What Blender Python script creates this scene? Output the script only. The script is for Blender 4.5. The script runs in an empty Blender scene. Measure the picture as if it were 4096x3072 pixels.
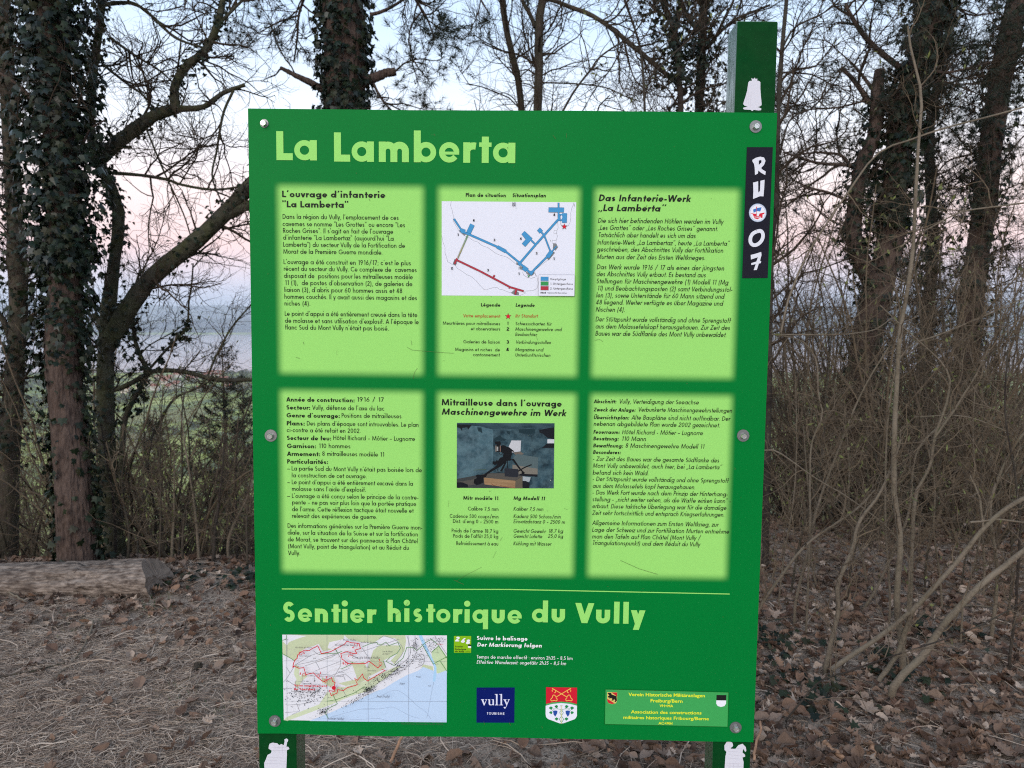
import bpy, math, random
import numpy as np
from mathutils import Matrix, Vector
from mathutils.geometry import tessellate_polygon
rng = np.random.default_rng(11)
random.seed(5)
SC = bpy.context.scene
COL = SC.collection
# ------------------------------------------------------------------ camera
F = 2840.0                      # focal length in pixels of a 4096 wide frame
PITCH = math.radians(5.5)
CAMZ = 1.62
cam_d = bpy.data.cameras.new('camera')
cam = bpy.data.objects.new('camera', cam_d)
COL.objects.link(cam)
cam.location = (0, 0, CAMZ)
cam.rotation_euler = (math.pi/2 - PITCH, 0, 0)
cam_d.sensor_width = 36
cam_d.lens = 36*F/4096
cam_d.clip_start = 0.05
cam_d.clip_end = 40000
cam_d.dof.use_dof = True
cam_d.dof.focus_distance = 1.36
cam_d.dof.aperture_fstop = 8.5
SC.camera = cam
# ------------------------------------------------------------------ world
w = bpy.data.worlds.new('World')
SC.world = w
w.use_nodes = True
nt = w.node_tree
nt.nodes.clear()
out = nt.nodes.new('ShaderNodeOutputWorld')
tc = nt.nodes.new('ShaderNodeTexCoord')
sep = nt.nodes.new('ShaderNodeSeparateXYZ')
nt.links.new(tc.outputs['Generated'], sep.inputs[0])
ramp = nt.nodes.new('ShaderNodeValToRGB')
mr = nt.nodes.new('ShaderNodeMapRange')
mr.inputs[1].default_value = -0.1; mr.inputs[2].default_value = 0.9
nt.links.new(sep.outputs[2], mr.inputs[0])
nt.links.new(mr.outputs[0], ramp.inputs[0])
stops = [(0.0, (.45, .50, .60)), (.10, (.60, .72, .98)), (.135, (.72, .74, .95)), (.19, (1.06, .74, .77)),
         (.26, (1.10, .90, .91)), (.34, (.98, 1.04, 1.16)), (.46, (.68, .87, 1.14)), (.7, (.62, .78, 1.04)), (1.0, (.60, .73, .98))]
el = ramp.color_ramp.elements
el[0].position, el[0].color = stops[0][0], (*stops[0][1], 1)
el[1].position, el[1].color = stops[-1][0], (*stops[-1][1], 1)
for p, c in stops[1:-1]:
    e = el.new(p); e.color = (*c, 1)
bg = nt.nodes.new('ShaderNodeBackground')
bg.inputs[1].default_value = 1.0
nt.links.new(ramp.outputs[0], bg.inputs[0])
SUN_EL, SUN_AZ = 26, 200        # the glow after sunset stands behind the camera
sky = nt.nodes.new('ShaderNodeTexSky')
sky.sky_type = 'NISHITA'
sky.sun_disc = False
sky.sun_elevation = math.radians(2)
sky.sun_rotation = math.radians(SUN_AZ)
bg2 = nt.nodes.new('ShaderNodeBackground')
bg2.inputs[1].default_value = 0.05
nt.links.new(sky.outputs[0], bg2.inputs[0])
add = nt.nodes.new('ShaderNodeAddShader')
nt.links.new(bg.outputs[0], add.inputs[0])
nt.links.new(bg2.outputs[0], add.inputs[1])
nt.links.new(add.outputs[0], out.inputs[0])
sd = bpy.data.lights.new('sun', 'SUN')
sd.energy = 1.7
sd.angle = math.radians(45)
sd.color = (1.0, .90, .80)
sun = bpy.data.objects.new('sun', sd)
COL.objects.link(sun)
e_, a_ = math.radians(SUN_EL), math.radians(SUN_AZ)
sdir = Vector((math.sin(a_)*math.cos(e_), math.cos(a_)*math.cos(e_), math.sin(e_)))
sun.rotation_euler = sdir.to_track_quat('Z', 'Y').to_euler()
SC.view_settings.view_transform = 'Standard'
SC.view_settings.look = 'None'
SC.view_settings.exposure = 0.15
SC.view_settings.gamma = 1
SC.view_settings.use_curve_mapping = False
try:
    SC.cycles.filter_width = 1.1
    SC.cycles.use_denoising = False      # keeps the small print and the twigs crisp
    SC.cycles.use_adaptive_sampling = False
    SC.cycles.max_bounces = 6
    SC.cycles.diffuse_bounces = 3
    SC.cycles.transparent_max_bounces = 6
    SC.cycles.volume_bounces = 2
    SC.cycles.sample_clamp_indirect = 4
except Exception:
    pass
# ------------------------------------------------------------------ helpers
CP, SP = math.cos(PITCH), math.sin(PITCH)
def at(px, py, d):
    """pixel of the 4096x3072 photograph at camera depth d -> point in the world"""
    X = (px-2048)/F*d; U = (1536-py)/F*d
    return np.array((X, d*CP+U*SP, CAMZ-d*SP+U*CP))

def noise2(x, y, s=1.0, k=0):
    v = np.zeros_like(np.asarray(x, float)+np.asarray(y, float)); a = 1.0; r = np.random.default_rng(77+k)
    for o in range(5):
        for _ in range(3):
            t = r.uniform(0, 2*np.pi); f = s*(1.9**o)*r.uniform(.7, 1.3); p = r.uniform(0, 6.28)
            v = v + a*np.sin((np.cos(t)*x+np.sin(t)*y)*f+p)/3
        a *= .55
    return v

def T(x, y):
    """height of the ground"""
    x = np.asarray(x, float); y = np.asarray(y, float)
    edge = 4.22+1.2/(1+np.exp(-(x-.6)*2.2))+.12*np.sin(x*1.7)
    s = np.maximum(y-edge, 0)
    drop = .52*s*s/(s+1.1)
    drop = np.where(drop > 110, 110+18*(1-np.exp(-(drop-110)/18)), drop)
    z = .022*noise2(x, y, 2.0, 1)+.05*noise2(x, y, .5, 2)*np.clip(y-3, 0, 1) - drop
    z = z+np.where(s > 2, .10*noise2(x, y, .6, 3), 0)
    # behind the camera the hill rises gently
    z = z+np.where(y < -3, (-y-3)*.06, 0)
    lake = np.clip((np.hypot(x*.35, y)-1650)/150, 0, 1)*np.clip((5200-y)/150, 0, 1)
    far = np.clip((y-5100)/400, 0, 1)
    z = np.where(y > 300, z-6*lake+far*6, z)
    return z

def mesh_np(name, V, faces, mat=None, parent=None, smooth=False, origin=None, mats=None, midx=None):
    V = np.asarray(V, np.float32)
    if origin is not None: V = V-np.asarray(origin, np.float32)
    me = bpy.data.meshes.new(name)
    faces = [np.asarray(f, np.int32) for f in faces if len(f)]
    me.vertices.add(len(V)); me.vertices.foreach_set('co', V.ravel())
    nl = sum(f.size for f in faces); nf = sum(len(f) for f in faces)
    me.loops.add(nl); me.loops.foreach_set('vertex_index', np.concatenate([f.ravel() for f in faces]))
    me.polygons.add(nf)
    tot = np.concatenate([np.full(len(f), f.shape[1]) for f in faces])
    me.polygons.foreach_set('loop_start', np.concatenate([[0], np.cumsum(tot)[:-1]]).astype(np.int32))
    me.polygons.foreach_set('loop_total', tot.astype(np.int32))
    me.polygons.foreach_set('use_smooth', np.full(nf, bool(smooth)))
    me.update(calc_edges=True)
    if mats:
        for m in mats: me.materials.append(m)
        me.polygons.foreach_set('material_index', np.asarray(midx, np.int32))
    elif mat: me.materials.append(mat)
    o = bpy.data.objects.new(name, me); COL.objects.link(o)
    if parent is not None: o.parent = parent
    return o

def empty(name, loc, label, cat, group=None):
    o = bpy.data.objects.new(name, None); COL.objects.link(o)
    o.location = tuple(loc); o.empty_display_size = .1
    return tag(o, label, cat, group)
def tag(o, label=None, cat=None, group=None, kind=None):
    if label: o['label'] = label
    if cat: o['category'] = cat
    if group: o['group'] = group
    if kind: o['kind'] = kind
    return o

# ------------------------------------------------------------------ materials
def mat(name, col, rough=.8, spec=.3, metal=0, noise=None, bump=None, var=0, coat=0, rand=False, obrand=False, transl=0):
    """noise=(scale, colour2, amount[, detail, stretch xyz]); bump=(scale, strength, distance)"""
    m = bpy.data.materials.new(name); m.use_nodes = True
    n = m.node_tree.nodes; l = m.node_tree.links
    b = n['Principled BSDF']
    b.inputs['Roughness'].default_value = rough
    b.inputs['Specular IOR Level'].default_value = spec
    b.inputs['Metallic'].default_value = metal
    if coat: b.inputs['Coat Weight'].default_value = coat; b.inputs['Coat Roughness'].default_value = .25
    c = n.new('ShaderNodeRGB'); c.outputs[0].default_value = (*col, 1); cur = c.outputs[0]
    t = n.new('ShaderNodeTexCoord')
    if noise:
        for nz in (noise if isinstance(noise[0], (tuple, list)) else [noise]):
            mp = n.new('ShaderNodeMapping'); l.new(t.outputs['Object'], mp.inputs[0])
            if len(nz) > 4: mp.inputs['Scale'].default_value = nz[4]
            x = n.new('ShaderNodeTexNoise'); x.inputs['Scale'].default_value = nz[0]
            x.inputs['Detail'].default_value = nz[3] if len(nz) > 3 else 5
            x.inputs['Roughness'].default_value = .62
            l.new(mp.outputs[0], x.inputs[0])
            r = n.new('ShaderNodeMapRange'); r.inputs[1].default_value = .38; r.inputs[2].default_value = .62
            r.inputs[3].default_value = 0; r.inputs[4].default_value = nz[2]
            l.new(x.outputs['Fac'], r.inputs[0])
            mx = n.new('ShaderNodeMix'); mx.data_type = 'RGBA'
            l.new(r.outputs[0], mx.inputs[0]); l.new(cur, mx.inputs[6]); mx.inputs[7].default_value = (*nz[1], 1)
            cur = mx.outputs[2]
    if rand or obrand:
        if rand:
            g = n.new('ShaderNodeNewGeometry'); rr = g.outputs['Random Per Island']
        else:
            g = n.new('ShaderNodeObjectInfo'); rr = g.outputs['Random']
        cr = n.new('ShaderNodeValToRGB'); pal = rand or obrand
        ce = cr.color_ramp.elements; ce[0].color = (*pal[0], 1); ce[1].color = (*pal[-1], 1)
        for i, pc in enumerate(pal[1:-1]):
            q = ce.new((i+1)/(len(pal)-1)); q.color = (*pc, 1)
        l.new(rr, cr.inputs[0])
        if noise:
            mx = n.new('ShaderNodeMix'); mx.data_type = 'RGBA'; mx.inputs[0].default_value = .6
            l.new(cur, mx.inputs[6]); l.new(cr.outputs[0], mx.inputs[7]); cur = mx.outputs[2]
        else: cur = cr.outputs[0]
    l.new(cur, b.inputs['Base Color'])
    if bump:
        mp = n.new('ShaderNodeMapping'); l.new(t.outputs['Object'], mp.inputs[0])
        if len(bump) > 3: mp.inputs['Scale'].default_value = bump[3]
        x = n.new('ShaderNodeTexNoise'); x.inputs['Scale'].default_value = bump[0]; x.inputs['Detail'].default_value = 6
        l.new(mp.outputs[0], x.inputs[0])
        bp = n.new('ShaderNodeBump'); bp.inputs['Strength'].default_value = bump[1]; bp.inputs['Distance'].default_value = bump[2]
        l.new(x.outputs['Fac'], bp.inputs['Height']); l.new(bp.outputs[0], b.inputs['Normal'])
    if transl:
        tr = n.new('ShaderNodeBsdfTranslucent'); l.new(cur, tr.inputs[0])
        ms = n.new('ShaderNodeMixShader'); ms.inputs[0].default_value = transl
        l.new(b.outputs[0], ms.inputs[1]); l.new(tr.outputs[0], ms.inputs[2])
        l.new(ms.outputs[0], n['Material Output'].inputs[0])
    return m

M = {}
M['bark'] = mat('bark_brown', (.062, .046, .034), .95, .15, noise=[(9, (.025, .02, .017), .8), (3, (.10, .085, .075), .5), (22, (.05, .055, .03), .5)], bump=(40, .9, .02, (1, 1, .35)))
M['pinebark'] = mat('bark_reddish', (.082, .056, .043), .95, .12, noise=[(26, (.020, .013, .011), 1.0, 8, (1, 1, .22)), (4, (.12, .088, .075), .5), (60, (.15, .11, .09), .35, 5, (1, 1, .4))], bump=(34, 1.0, .05, (1, 1, .22)))
M['mossbark'] = mat('bark_mossy', (.042, .036, .027), .95, .12, noise=[(8, (.018, .015, .012), .8), (5, (.055, .062, .022), .7), (16, (.11, .11, .09), .35)], bump=(35, .9, .02))
M['palebark'] = mat('bark_pale', (.16, .13, .092), .9, .15, noise=[(90, (.07, .055, .042), .9), (14, (.12, .105, .07), .7), (5, (.23, .19, .145), .5)], bump=(120, .8, .004))
M['darkbark'] = mat('bark_dark', (.042, .033, .028), .95, .1, noise=[(12, (.02, .016, .014), .8), (4, (.07, .065, .05), .5)], bump=(40, .8, .015))
M['twig'] = mat('twig_brown', (.135, .106, .075), .9, .15, noise=[(6, (.06, .045, .030), .8)])
M['palet'] = mat('twig_pale', (.15, .115, .075), .9, .15, noise=[(10, (.08, .062, .046), .8)])
M['darkt'] = mat('twig_dark', (.048, .036, .026), .95, .1)
M['darkt2'] = mat('twig_grey_brown', (.135, .113, .084), .95, .1, noise=[(2, (.045, .037, .029), .8)])
M['ivy'] = mat('ivy_leaf', (.02, .03, .016), .45, .22, rand=[(.003, .008, .005), (.007, .015, .008), (.011, .022, .011), (.019, .028, .011), (.026, .024, .012)], transl=.12)
M['ivyo'] = mat('ivy_leaf_single', (.02, .03, .016), .36, .4, obrand=[(.003, .009, .006), (.007, .017, .010), (.011, .024, .015), (.021, .033, .02)], transl=.1)
M['needle'] = mat('pine_needle_green', (.02, .03, .018), .7, .2, rand=[(.010, .016, .012), (.022, .030, .02), (.03, .038, .024)])
M['bud'] = mat('bud_green', (.12, .15, .04), .6, .3, rand=[(.07, .07, .035), (.10, .11, .04), (.19, .22, .06), (.13, .12, .07)], transl=.3)
LEAFPAL = [(.04, .026, .019), (.115, .068, .048), (.085, .055, .040), (.19, .128, .092), (.14, .082, .054), (.27, .20, .152), (.10, .062, .045), (.40, .32, .255), (.17, .105, .072), (.24, .15, .098)]
M['leaf'] = mat('dry_leaf', (.1, .06, .04), .8, .2, rand=LEAFPAL, bump=(60, .4, .01))
M['leafo'] = mat('dry_leaf_single', (.15, .10, .07), .75, .25, noise=(9, (.045, .028, .02), .8), obrand=LEAFPAL, bump=(80, .5, .005))
M['straw'] = mat('dry_needle', (.2, .15, .11), .75, .2, rand=[(.085, .06, .048), (.21, .155, .12), (.36, .285, .225), (.54, .45, .36), (.25, .18, .13)])
M['grass'] = mat('grass', (.05, .09, .03), .8, .2, rand=[(.035, .07, .025), (.06, .10, .04), (.09, .12, .05)])

# ---- ground material
def ground_mat():
    m = bpy.data.materials.new('forest_floor'); m.use_nodes = True
    n = m.node_tree.nodes; l = m.node_tree.links; b = n['Principled BSDF']
    b.inputs['Roughness'].default_value = .95; b.inputs['Specular IOR Level'].default_value = .15
    t = n.new('ShaderNodeTexCoord'); P = t.outputs['Object']
    def nz(s, d=6, vec=None):
        x = n.new('ShaderNodeTexNoise'); x.inputs['Scale'].default_value = s; x.inputs['Detail'].default_value = d
        x.inputs['Roughness'].default_value = .65; l.new(vec or P, x.inputs[0]); return x.outputs['Fac']
    def rng_(v, a, c, o0=0, o1=1):
        x = n.new('ShaderNodeMapRange'); x.inputs[1].default_value = a; x.inputs[2].default_value = c
        x.inputs[3].default_value = o0; x.inputs[4].default_value = o1; l.new(v, x.inputs[0]); return x.outputs[0]
    def mix(f, a, c):
        x = n.new('ShaderNodeMix'); x.data_type = 'RGBA'; l.new(f, x.inputs[0])
        for i, q in ((6, a), (7, c)):
            if isinstance(q, tuple): x.inputs[i].default_value = (*q, 1)
            else: l.new(q, x.inputs[i])
        return x.outputs[2]
    soil = mix(rng_(nz(3), .4, .62), (.19, .148, .115), (.33, .275, .22))
    soil = mix(rng_(nz(45), .42, .6), soil, (.075, .053, .04))
    soil = mix(rng_(nz(160, 3), .5, .66), soil, (.42, .35, .28))
    # valley: patches of field
    v = n.new('ShaderNodeTexVoronoi'); v.inputs['Scale'].default_value = .011
    mp = n.new('ShaderNodeMapping'); mp.inputs['Scale'].default_value = (1, .6, 1); mp.inputs['Rotation'].default_value = (0, 0, .5)
    l.new(P, mp.inputs[0]); l.new(mp.outputs[0], v.inputs['Vector'])
    cr = n.new('ShaderNodeValToRGB'); ce = cr.color_ramp.elements
    ce[0].color = (.24, .28, .07, 1); ce[1].color = (.40, .32, .18, 1)
    for p_, c_ in ((.25, (.36, .40, .10)), (.5, (.28, .33, .09)), (.7, (.42, .44, .14)), (.85, (.20, .19, .08))):
        q = ce.new(p_); q.color = (*c_, 1)
    l.new(v.outputs['Color'], cr.inputs[0])
    fld = mix(rng_(nz(.02, 4), .45, .6), cr.outputs[0], (.10, .13, .06))
    sp = n.new('ShaderNodeSeparateXYZ'); l.new(P, sp.inputs[0])
    slope = mix(rng_(nz(.9), .4, .6), (.16, .14, .075), (.22, .22, .09))
    soil = mix(rng_(sp.outputs[1], 1.4, 2.0, 1, 0), soil, (.46, .40, .33))      # unseen ground round the camera, made paler to bounce light onto the board
    c = mix(rng_(sp.outputs[1], 7, 16), soil, slope)
    c = mix(rng_(sp.outputs[1], 180, 260), c, fld)
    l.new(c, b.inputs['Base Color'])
    bp = n.new('ShaderNodeBump'); bp.inputs['Strength'].default_value = .9; bp.inputs['Distance'].default_value = .012
    l.new(nz(70, 8), bp.inputs['Height']); l.new(bp.outputs[0], b.inputs['Normal'])
    return m
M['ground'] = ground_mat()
M['water'] = mat('lake_water', (.07, .10, .12), .12, .6, bump=(.25, .06, .3))
M['hills'] = mat('far_hills', (.085, .08, .12), .95, .1, noise=[(.0016, (.15, .13, .11), .9, 6), (.004, (.045, .05, .06), .8, 5)])

# ------------------------------------------------------------------ terrain
def axis(fine, step, far, g=1.13):
    a = [0.0]; s = step
    while a[-1] < far:
        if a[-1] > fine: s *= g
        a.append(a[-1]+s)
    return np.array(a)
xs = axis(5, .06, 9000); xs = np.concatenate([-xs[:0:-1], xs])
ys = np.concatenate([-axis(1, .3, 2500, 1.3)[:0:-1], axis(9, .05, 5900)])
X, Y = np.meshgrid(xs, ys)
Z = T(X, Y)
V = np.stack([X.ravel(), Y.ravel(), Z.ravel()], 1)
nx, ny = len(xs), len(ys)
i, j = np.meshgrid(np.arange(nx-1), np.arange(ny-1)); q = (j*nx+i).ravel()
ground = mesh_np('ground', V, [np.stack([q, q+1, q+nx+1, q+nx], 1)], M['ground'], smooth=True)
tag(ground, 'forest floor of bare soil falling away to a valley of fields', None, None, 'structure')
WL = -130.0
lx = np.linspace(-9000, 9000, 2); 
V = [(-9000, 1500, WL), (9000, 1500, WL), (9000, 5400, WL), (-9000, 5400, WL)]
lake = mesh_np('lake', V, [[(0, 1, 2, 3)]], M['water'])
tag(lake, 'pale blue lake seen through the branches left of the board', None, None, 'structure')
# hills beyond the lake
def ridge(name, y0, y1, hmax, label, k):
    gx = np.linspace(-9000, 9000, 240); gy = np.linspace(y0, y1, 36)
    X, Y = np.meshgrid(gx, gy); t = (Y-y0)/(y1-y0)
    prof = np.sin(np.clip(t*1.25, 0, 1)*np.pi/2)**1.3
    h = WL-4+prof*(hmax*(.75+.25*noise2(X, Y*0+y0, .0012, k))-WL)+prof*18*noise2(X, Y, .006, k+1)
    h = h+prof*.12*X*(.18 if k == 20 else .0)
    V = np.stack([X.ravel(), Y.ravel(), h.ravel()], 1); nx, ny = len(gx), len(gy)
    i, j = np.meshgrid(np.arange(nx-1), np.arange(ny-1)); q = (j*nx+i).ravel()
    o = mesh_np(name, V, [np.stack([q, q+1, q+nx+1, q+nx], 1)], M['hills'], smooth=True)
    return tag(o, label, None, None, 'structure')
ridge('hills', 5150, 7600, 40, 'low wooded shore hills across the lake', 20)
ridge('mountains', 8200, 12500, 215, 'long blue ridge on the horizon beyond the lake', 30)

# ------------------------------------------------------------------ tubes, limbs, twigs
def nrm(v): return v/np.maximum(np.linalg.norm(v, axis=-1, keepdims=True), 1e-9)
def tubes(Pn, R, sides=5):
    """Pn (N,P,3), R (N,P) -> verts, quads"""
    Pn = np.asarray(Pn, float); R = np.asarray(R, float); N, P, _ = Pn.shape
    tan = nrm(np.gradient(Pn, axis=1)); md = nrm(Pn[:, -1]-Pn[:, 0])
    ref = np.where(np.abs(md[:, 2:3]) < .8, np.array([[0, 0, 1.]]), np.array([[1., 0, 0]]))[:, None, :]
    a = nrm(np.cross(tan, ref)); b = np.cross(tan, a)
    th = np.arange(sides)/sides*2*np.pi
    V = Pn[:, :, None, :]+R[:, :, None, None]*(a[:, :, None, :]*np.cos(th)[None, None, :, None]+b[:, :, None, :]*np.sin(th)[None, None, :, None])
    base = (np.arange(N)*P*sides)[:, None, None]+(np.arange(P-1)*sides)[None, :, None]
    k = np.arange(sides)[None, None, :]; k2 = (k+1) % sides
    f = np.stack([base+k, base+sides+k, base+sides+k2, base+k2], -1).reshape(-1, 4)
    return V.reshape(-1, 3), f
def merge(parts):
    Vs, Fs, o = [], [], 0
    for V, f in parts:
        Vs.append(V); Fs.append(f+o); o += len(V)
    return np.concatenate(Vs), np.concatenate(Fs)
def resample(p, n):
    p = np.asarray(p, float)
    if len(p) > 2:   # catmull-rom
        q = np.vstack([2*p[0]-p[1], p, 2*p[-1]-p[-2]]); o = []
        for i in range(1, len(q)-2):
            for t in np.linspace(0, 1, 8, endpoint=False):
                a, b, c, d = q[i-1], q[i], q[i+1], q[i+2]
                o.append(.5*(2*b+(c-a)*t+(2*a-5*b+4*c-d)*t*t+(3*b-a-3*c+d)*t**3))
        o.append(p[-1]); p = np.array(o)
    s = np.concatenate([[0], np.cumsum(np.linalg.norm(np.diff(p, axis=0), axis=1))])
    u = np.linspace(0, s[-1], n)
    return np.stack([np.interp(u, s, p[:, k]) for k in range(p.shape[1])], 1)
LP = 24
def limb(pts, w0, w1, d, wob=.02):
    """pts = [(px, py[, extra depth])], widths in photo pixels -> (LP,3), (LP,)"""
    P = []
    for q in pts:
        dd = d+(q[2] if len(q) > 2 else 0)
        P.append(at(q[0], q[1], dd))
    L = resample(P, LP)
    k = rng.normal(size=(LP, 3)); k = (k+np.roll(k, 1, 0)+np.roll(k, -1, 0))/3
    L = L+k*wob*(w0*.5*d/F+.004)*2
    R = np.linspace(w0, w1, LP)*.5*d/F*(1+rng.normal(size=LP)*.05)
    return L, R
def grow(par, rad, n, L, ang=(25, 70), Q=7, wig=.22, up=.05, r0=(.004, .002), tmin=.15, taper=.35, bias=None):
    N, P, _ = par.shape
    ln = np.linalg.norm(np.diff(par, axis=1), axis=2).sum(1); pr = ln/ln.sum()
    idx = rng.choice(N, n, p=pr); t = rng.uniform(tmin, .999, n)*(P-1); i = t.astype(int); fr = (t-i)[:, None]
    pos = par[idx, i]*(1-fr)+par[idx, i+1]*fr; tan = nrm(par[idx, i+1]-par[idx, i])
    r_ = rad[idx, i]
    perp = nrm(np.cross(tan, rng.normal(size=(n, 3))))
    if bias is not None: perp = nrm(perp+np.asarray(bias)); perp = nrm(perp-tan*np.sum(perp*tan, 1, keepdims=True))
    a = np.radians(rng.uniform(*ang, n))[:, None]
    d = tan*np.cos(a)+perp*np.sin(a)
    ln = rng.uniform(*L, n)*(1-.5*t/P)
    pts = [pos]; 
    for k in range(Q-1):
        d = nrm(d+rng.normal(size=(n, 3))*wig+np.array([0, 0, up]))
        pts.append(pts[-1]+d*(ln/(Q-1))[:, None])
    pts = np.stack(pts, 1)
    rr = np.minimum(rng.uniform(min(r0), max(r0), n), r_*.75)
    R = rr[:, None]*np.linspace(1, taper, Q)[None]
    return pts, R
def tri_leaves(pos, dirs, L, W, tip=False):
    """one folded diamond (2 tris) per leaf"""
    n = len(pos); d = nrm(dirs); s = nrm(np.cross(d, rng.normal(size=(n, 3))))
    L = L[:, None]; W = W[:, None]
    V = np.stack([pos, pos+d*L*.5+s*W*.5, pos+d*L, pos+d*L*.5-s*W*.5], 1).reshape(-1, 3)
    b = np.arange(n)[:, None]*4
    return V, np.concatenate([b, b+1, b+2, b+3], 1)
def needle_tris(pos, dirs, L, Wd=.0016):
    n = len(pos); d = nrm(dirs); s = nrm(np.cross(d, rng.normal(size=(n, 3))))
    V = np.stack([pos-s*Wd, pos+s*Wd, pos+d*L[:, None]], 1).reshape(-1, 3)
    b = np.arange(n)[:, None]*3
    return V, np.concatenate([b, b+1, b+2], 1)

# ivy leaf shapes
IVY = np.array([(0, 0), (.18, -.10), (.50, .02), (.36, .30), (.46, .62), (.17, .56), (0, 1.0), (-.17, .56), (-.46, .62), (-.36, .30), (-.50, .02), (-.18, -.10)])
def leaf_cloud(pos, nor, size, shape=IVY, fold=.18, spin=1.0, down=True):
    """flat-ish leaves facing nor, tips hanging down; fan of tris round the middle"""
    n = len(pos); nor = nrm(nor)
    dn = np.array([[0, 0, -1.]]) if down else rng.normal(size=(n, 3))
    t = nrm(dn-nor*np.sum(dn*nor, 1, keepdims=True)+rng.normal(size=(n, 3))*spin*.35)
    t = nrm(t-nor*np.sum(t*nor, 1, keepdims=True)); s = np.cross(t, nor)
    k = len(shape); x = shape[:, 0][None, :, None]; y = (shape[:, 1]-.1)[None, :, None]; sz = size[:, None, None]
    asym = (1+rng.normal(size=(n, 1, 1))*.12)
    V = pos[:, None, :]+sz*(s[:, None, :]*x*asym+t[:, None, :]*y-nor[:, None, :]*(np.abs(x)*fold*2*rng.uniform(.2, 1.6, (n, 1, 1))+fold*y*y*rng.uniform(-.5, 1.5, (n, 1, 1))))
    C = pos+size[:, None]*(t*.28)
    V = np.concatenate([V, C[:, None, :]], 1).reshape(-1, 3)
    b = (np.arange(n)*(k+1))[:, None]; i = np.arange(k)[None]
    f = np.stack([b+i, b+(i+1) % k, b+k+0*i], -1).reshape(-1, 3)
    return V, f
HAZE = 1.15e-4
# ------------------------------------------------------------------ trees from limbs seen in the photograph
def base_of(px, py, d):
    p = at(px, py, d); return np.array((p[0], p[1], float(T(p[0], p[1]))))
def ivy_on(L, R, n, spread, size=(.04, .07), lo=0, hi=1, front=False):
    """leaf positions round limb L"""
    t = rng.uniform(lo, hi, n)*(len(L)-1); i = np.minimum(t.astype(int), len(L)-2); fr = (t-i)[:, None]
    p = L[i]*(1-fr)+L[i+1]*fr; tan = nrm(L[i+1]-L[i]); r = R[i]
    out = nrm(np.cross(tan, rng.normal(size=(n, 3))))
    if front:
        out[:, 0] *= 3.2; out[:, 1] *= .6; out = nrm(out)
    sp = spread(t/(len(L)-1)) if callable(spread) else np.full(n, spread)
    rr = r+sp*rng.uniform(.0, 1, n)**1.4
    pos = p+out*rr[:, None]+rng.normal(size=(n, 3))*.012
    nor = out+rng.normal(size=(n, 3))*.5+np.array([0, 0, .35])
    return pos, nor, rng.uniform(*size, n)

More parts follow.
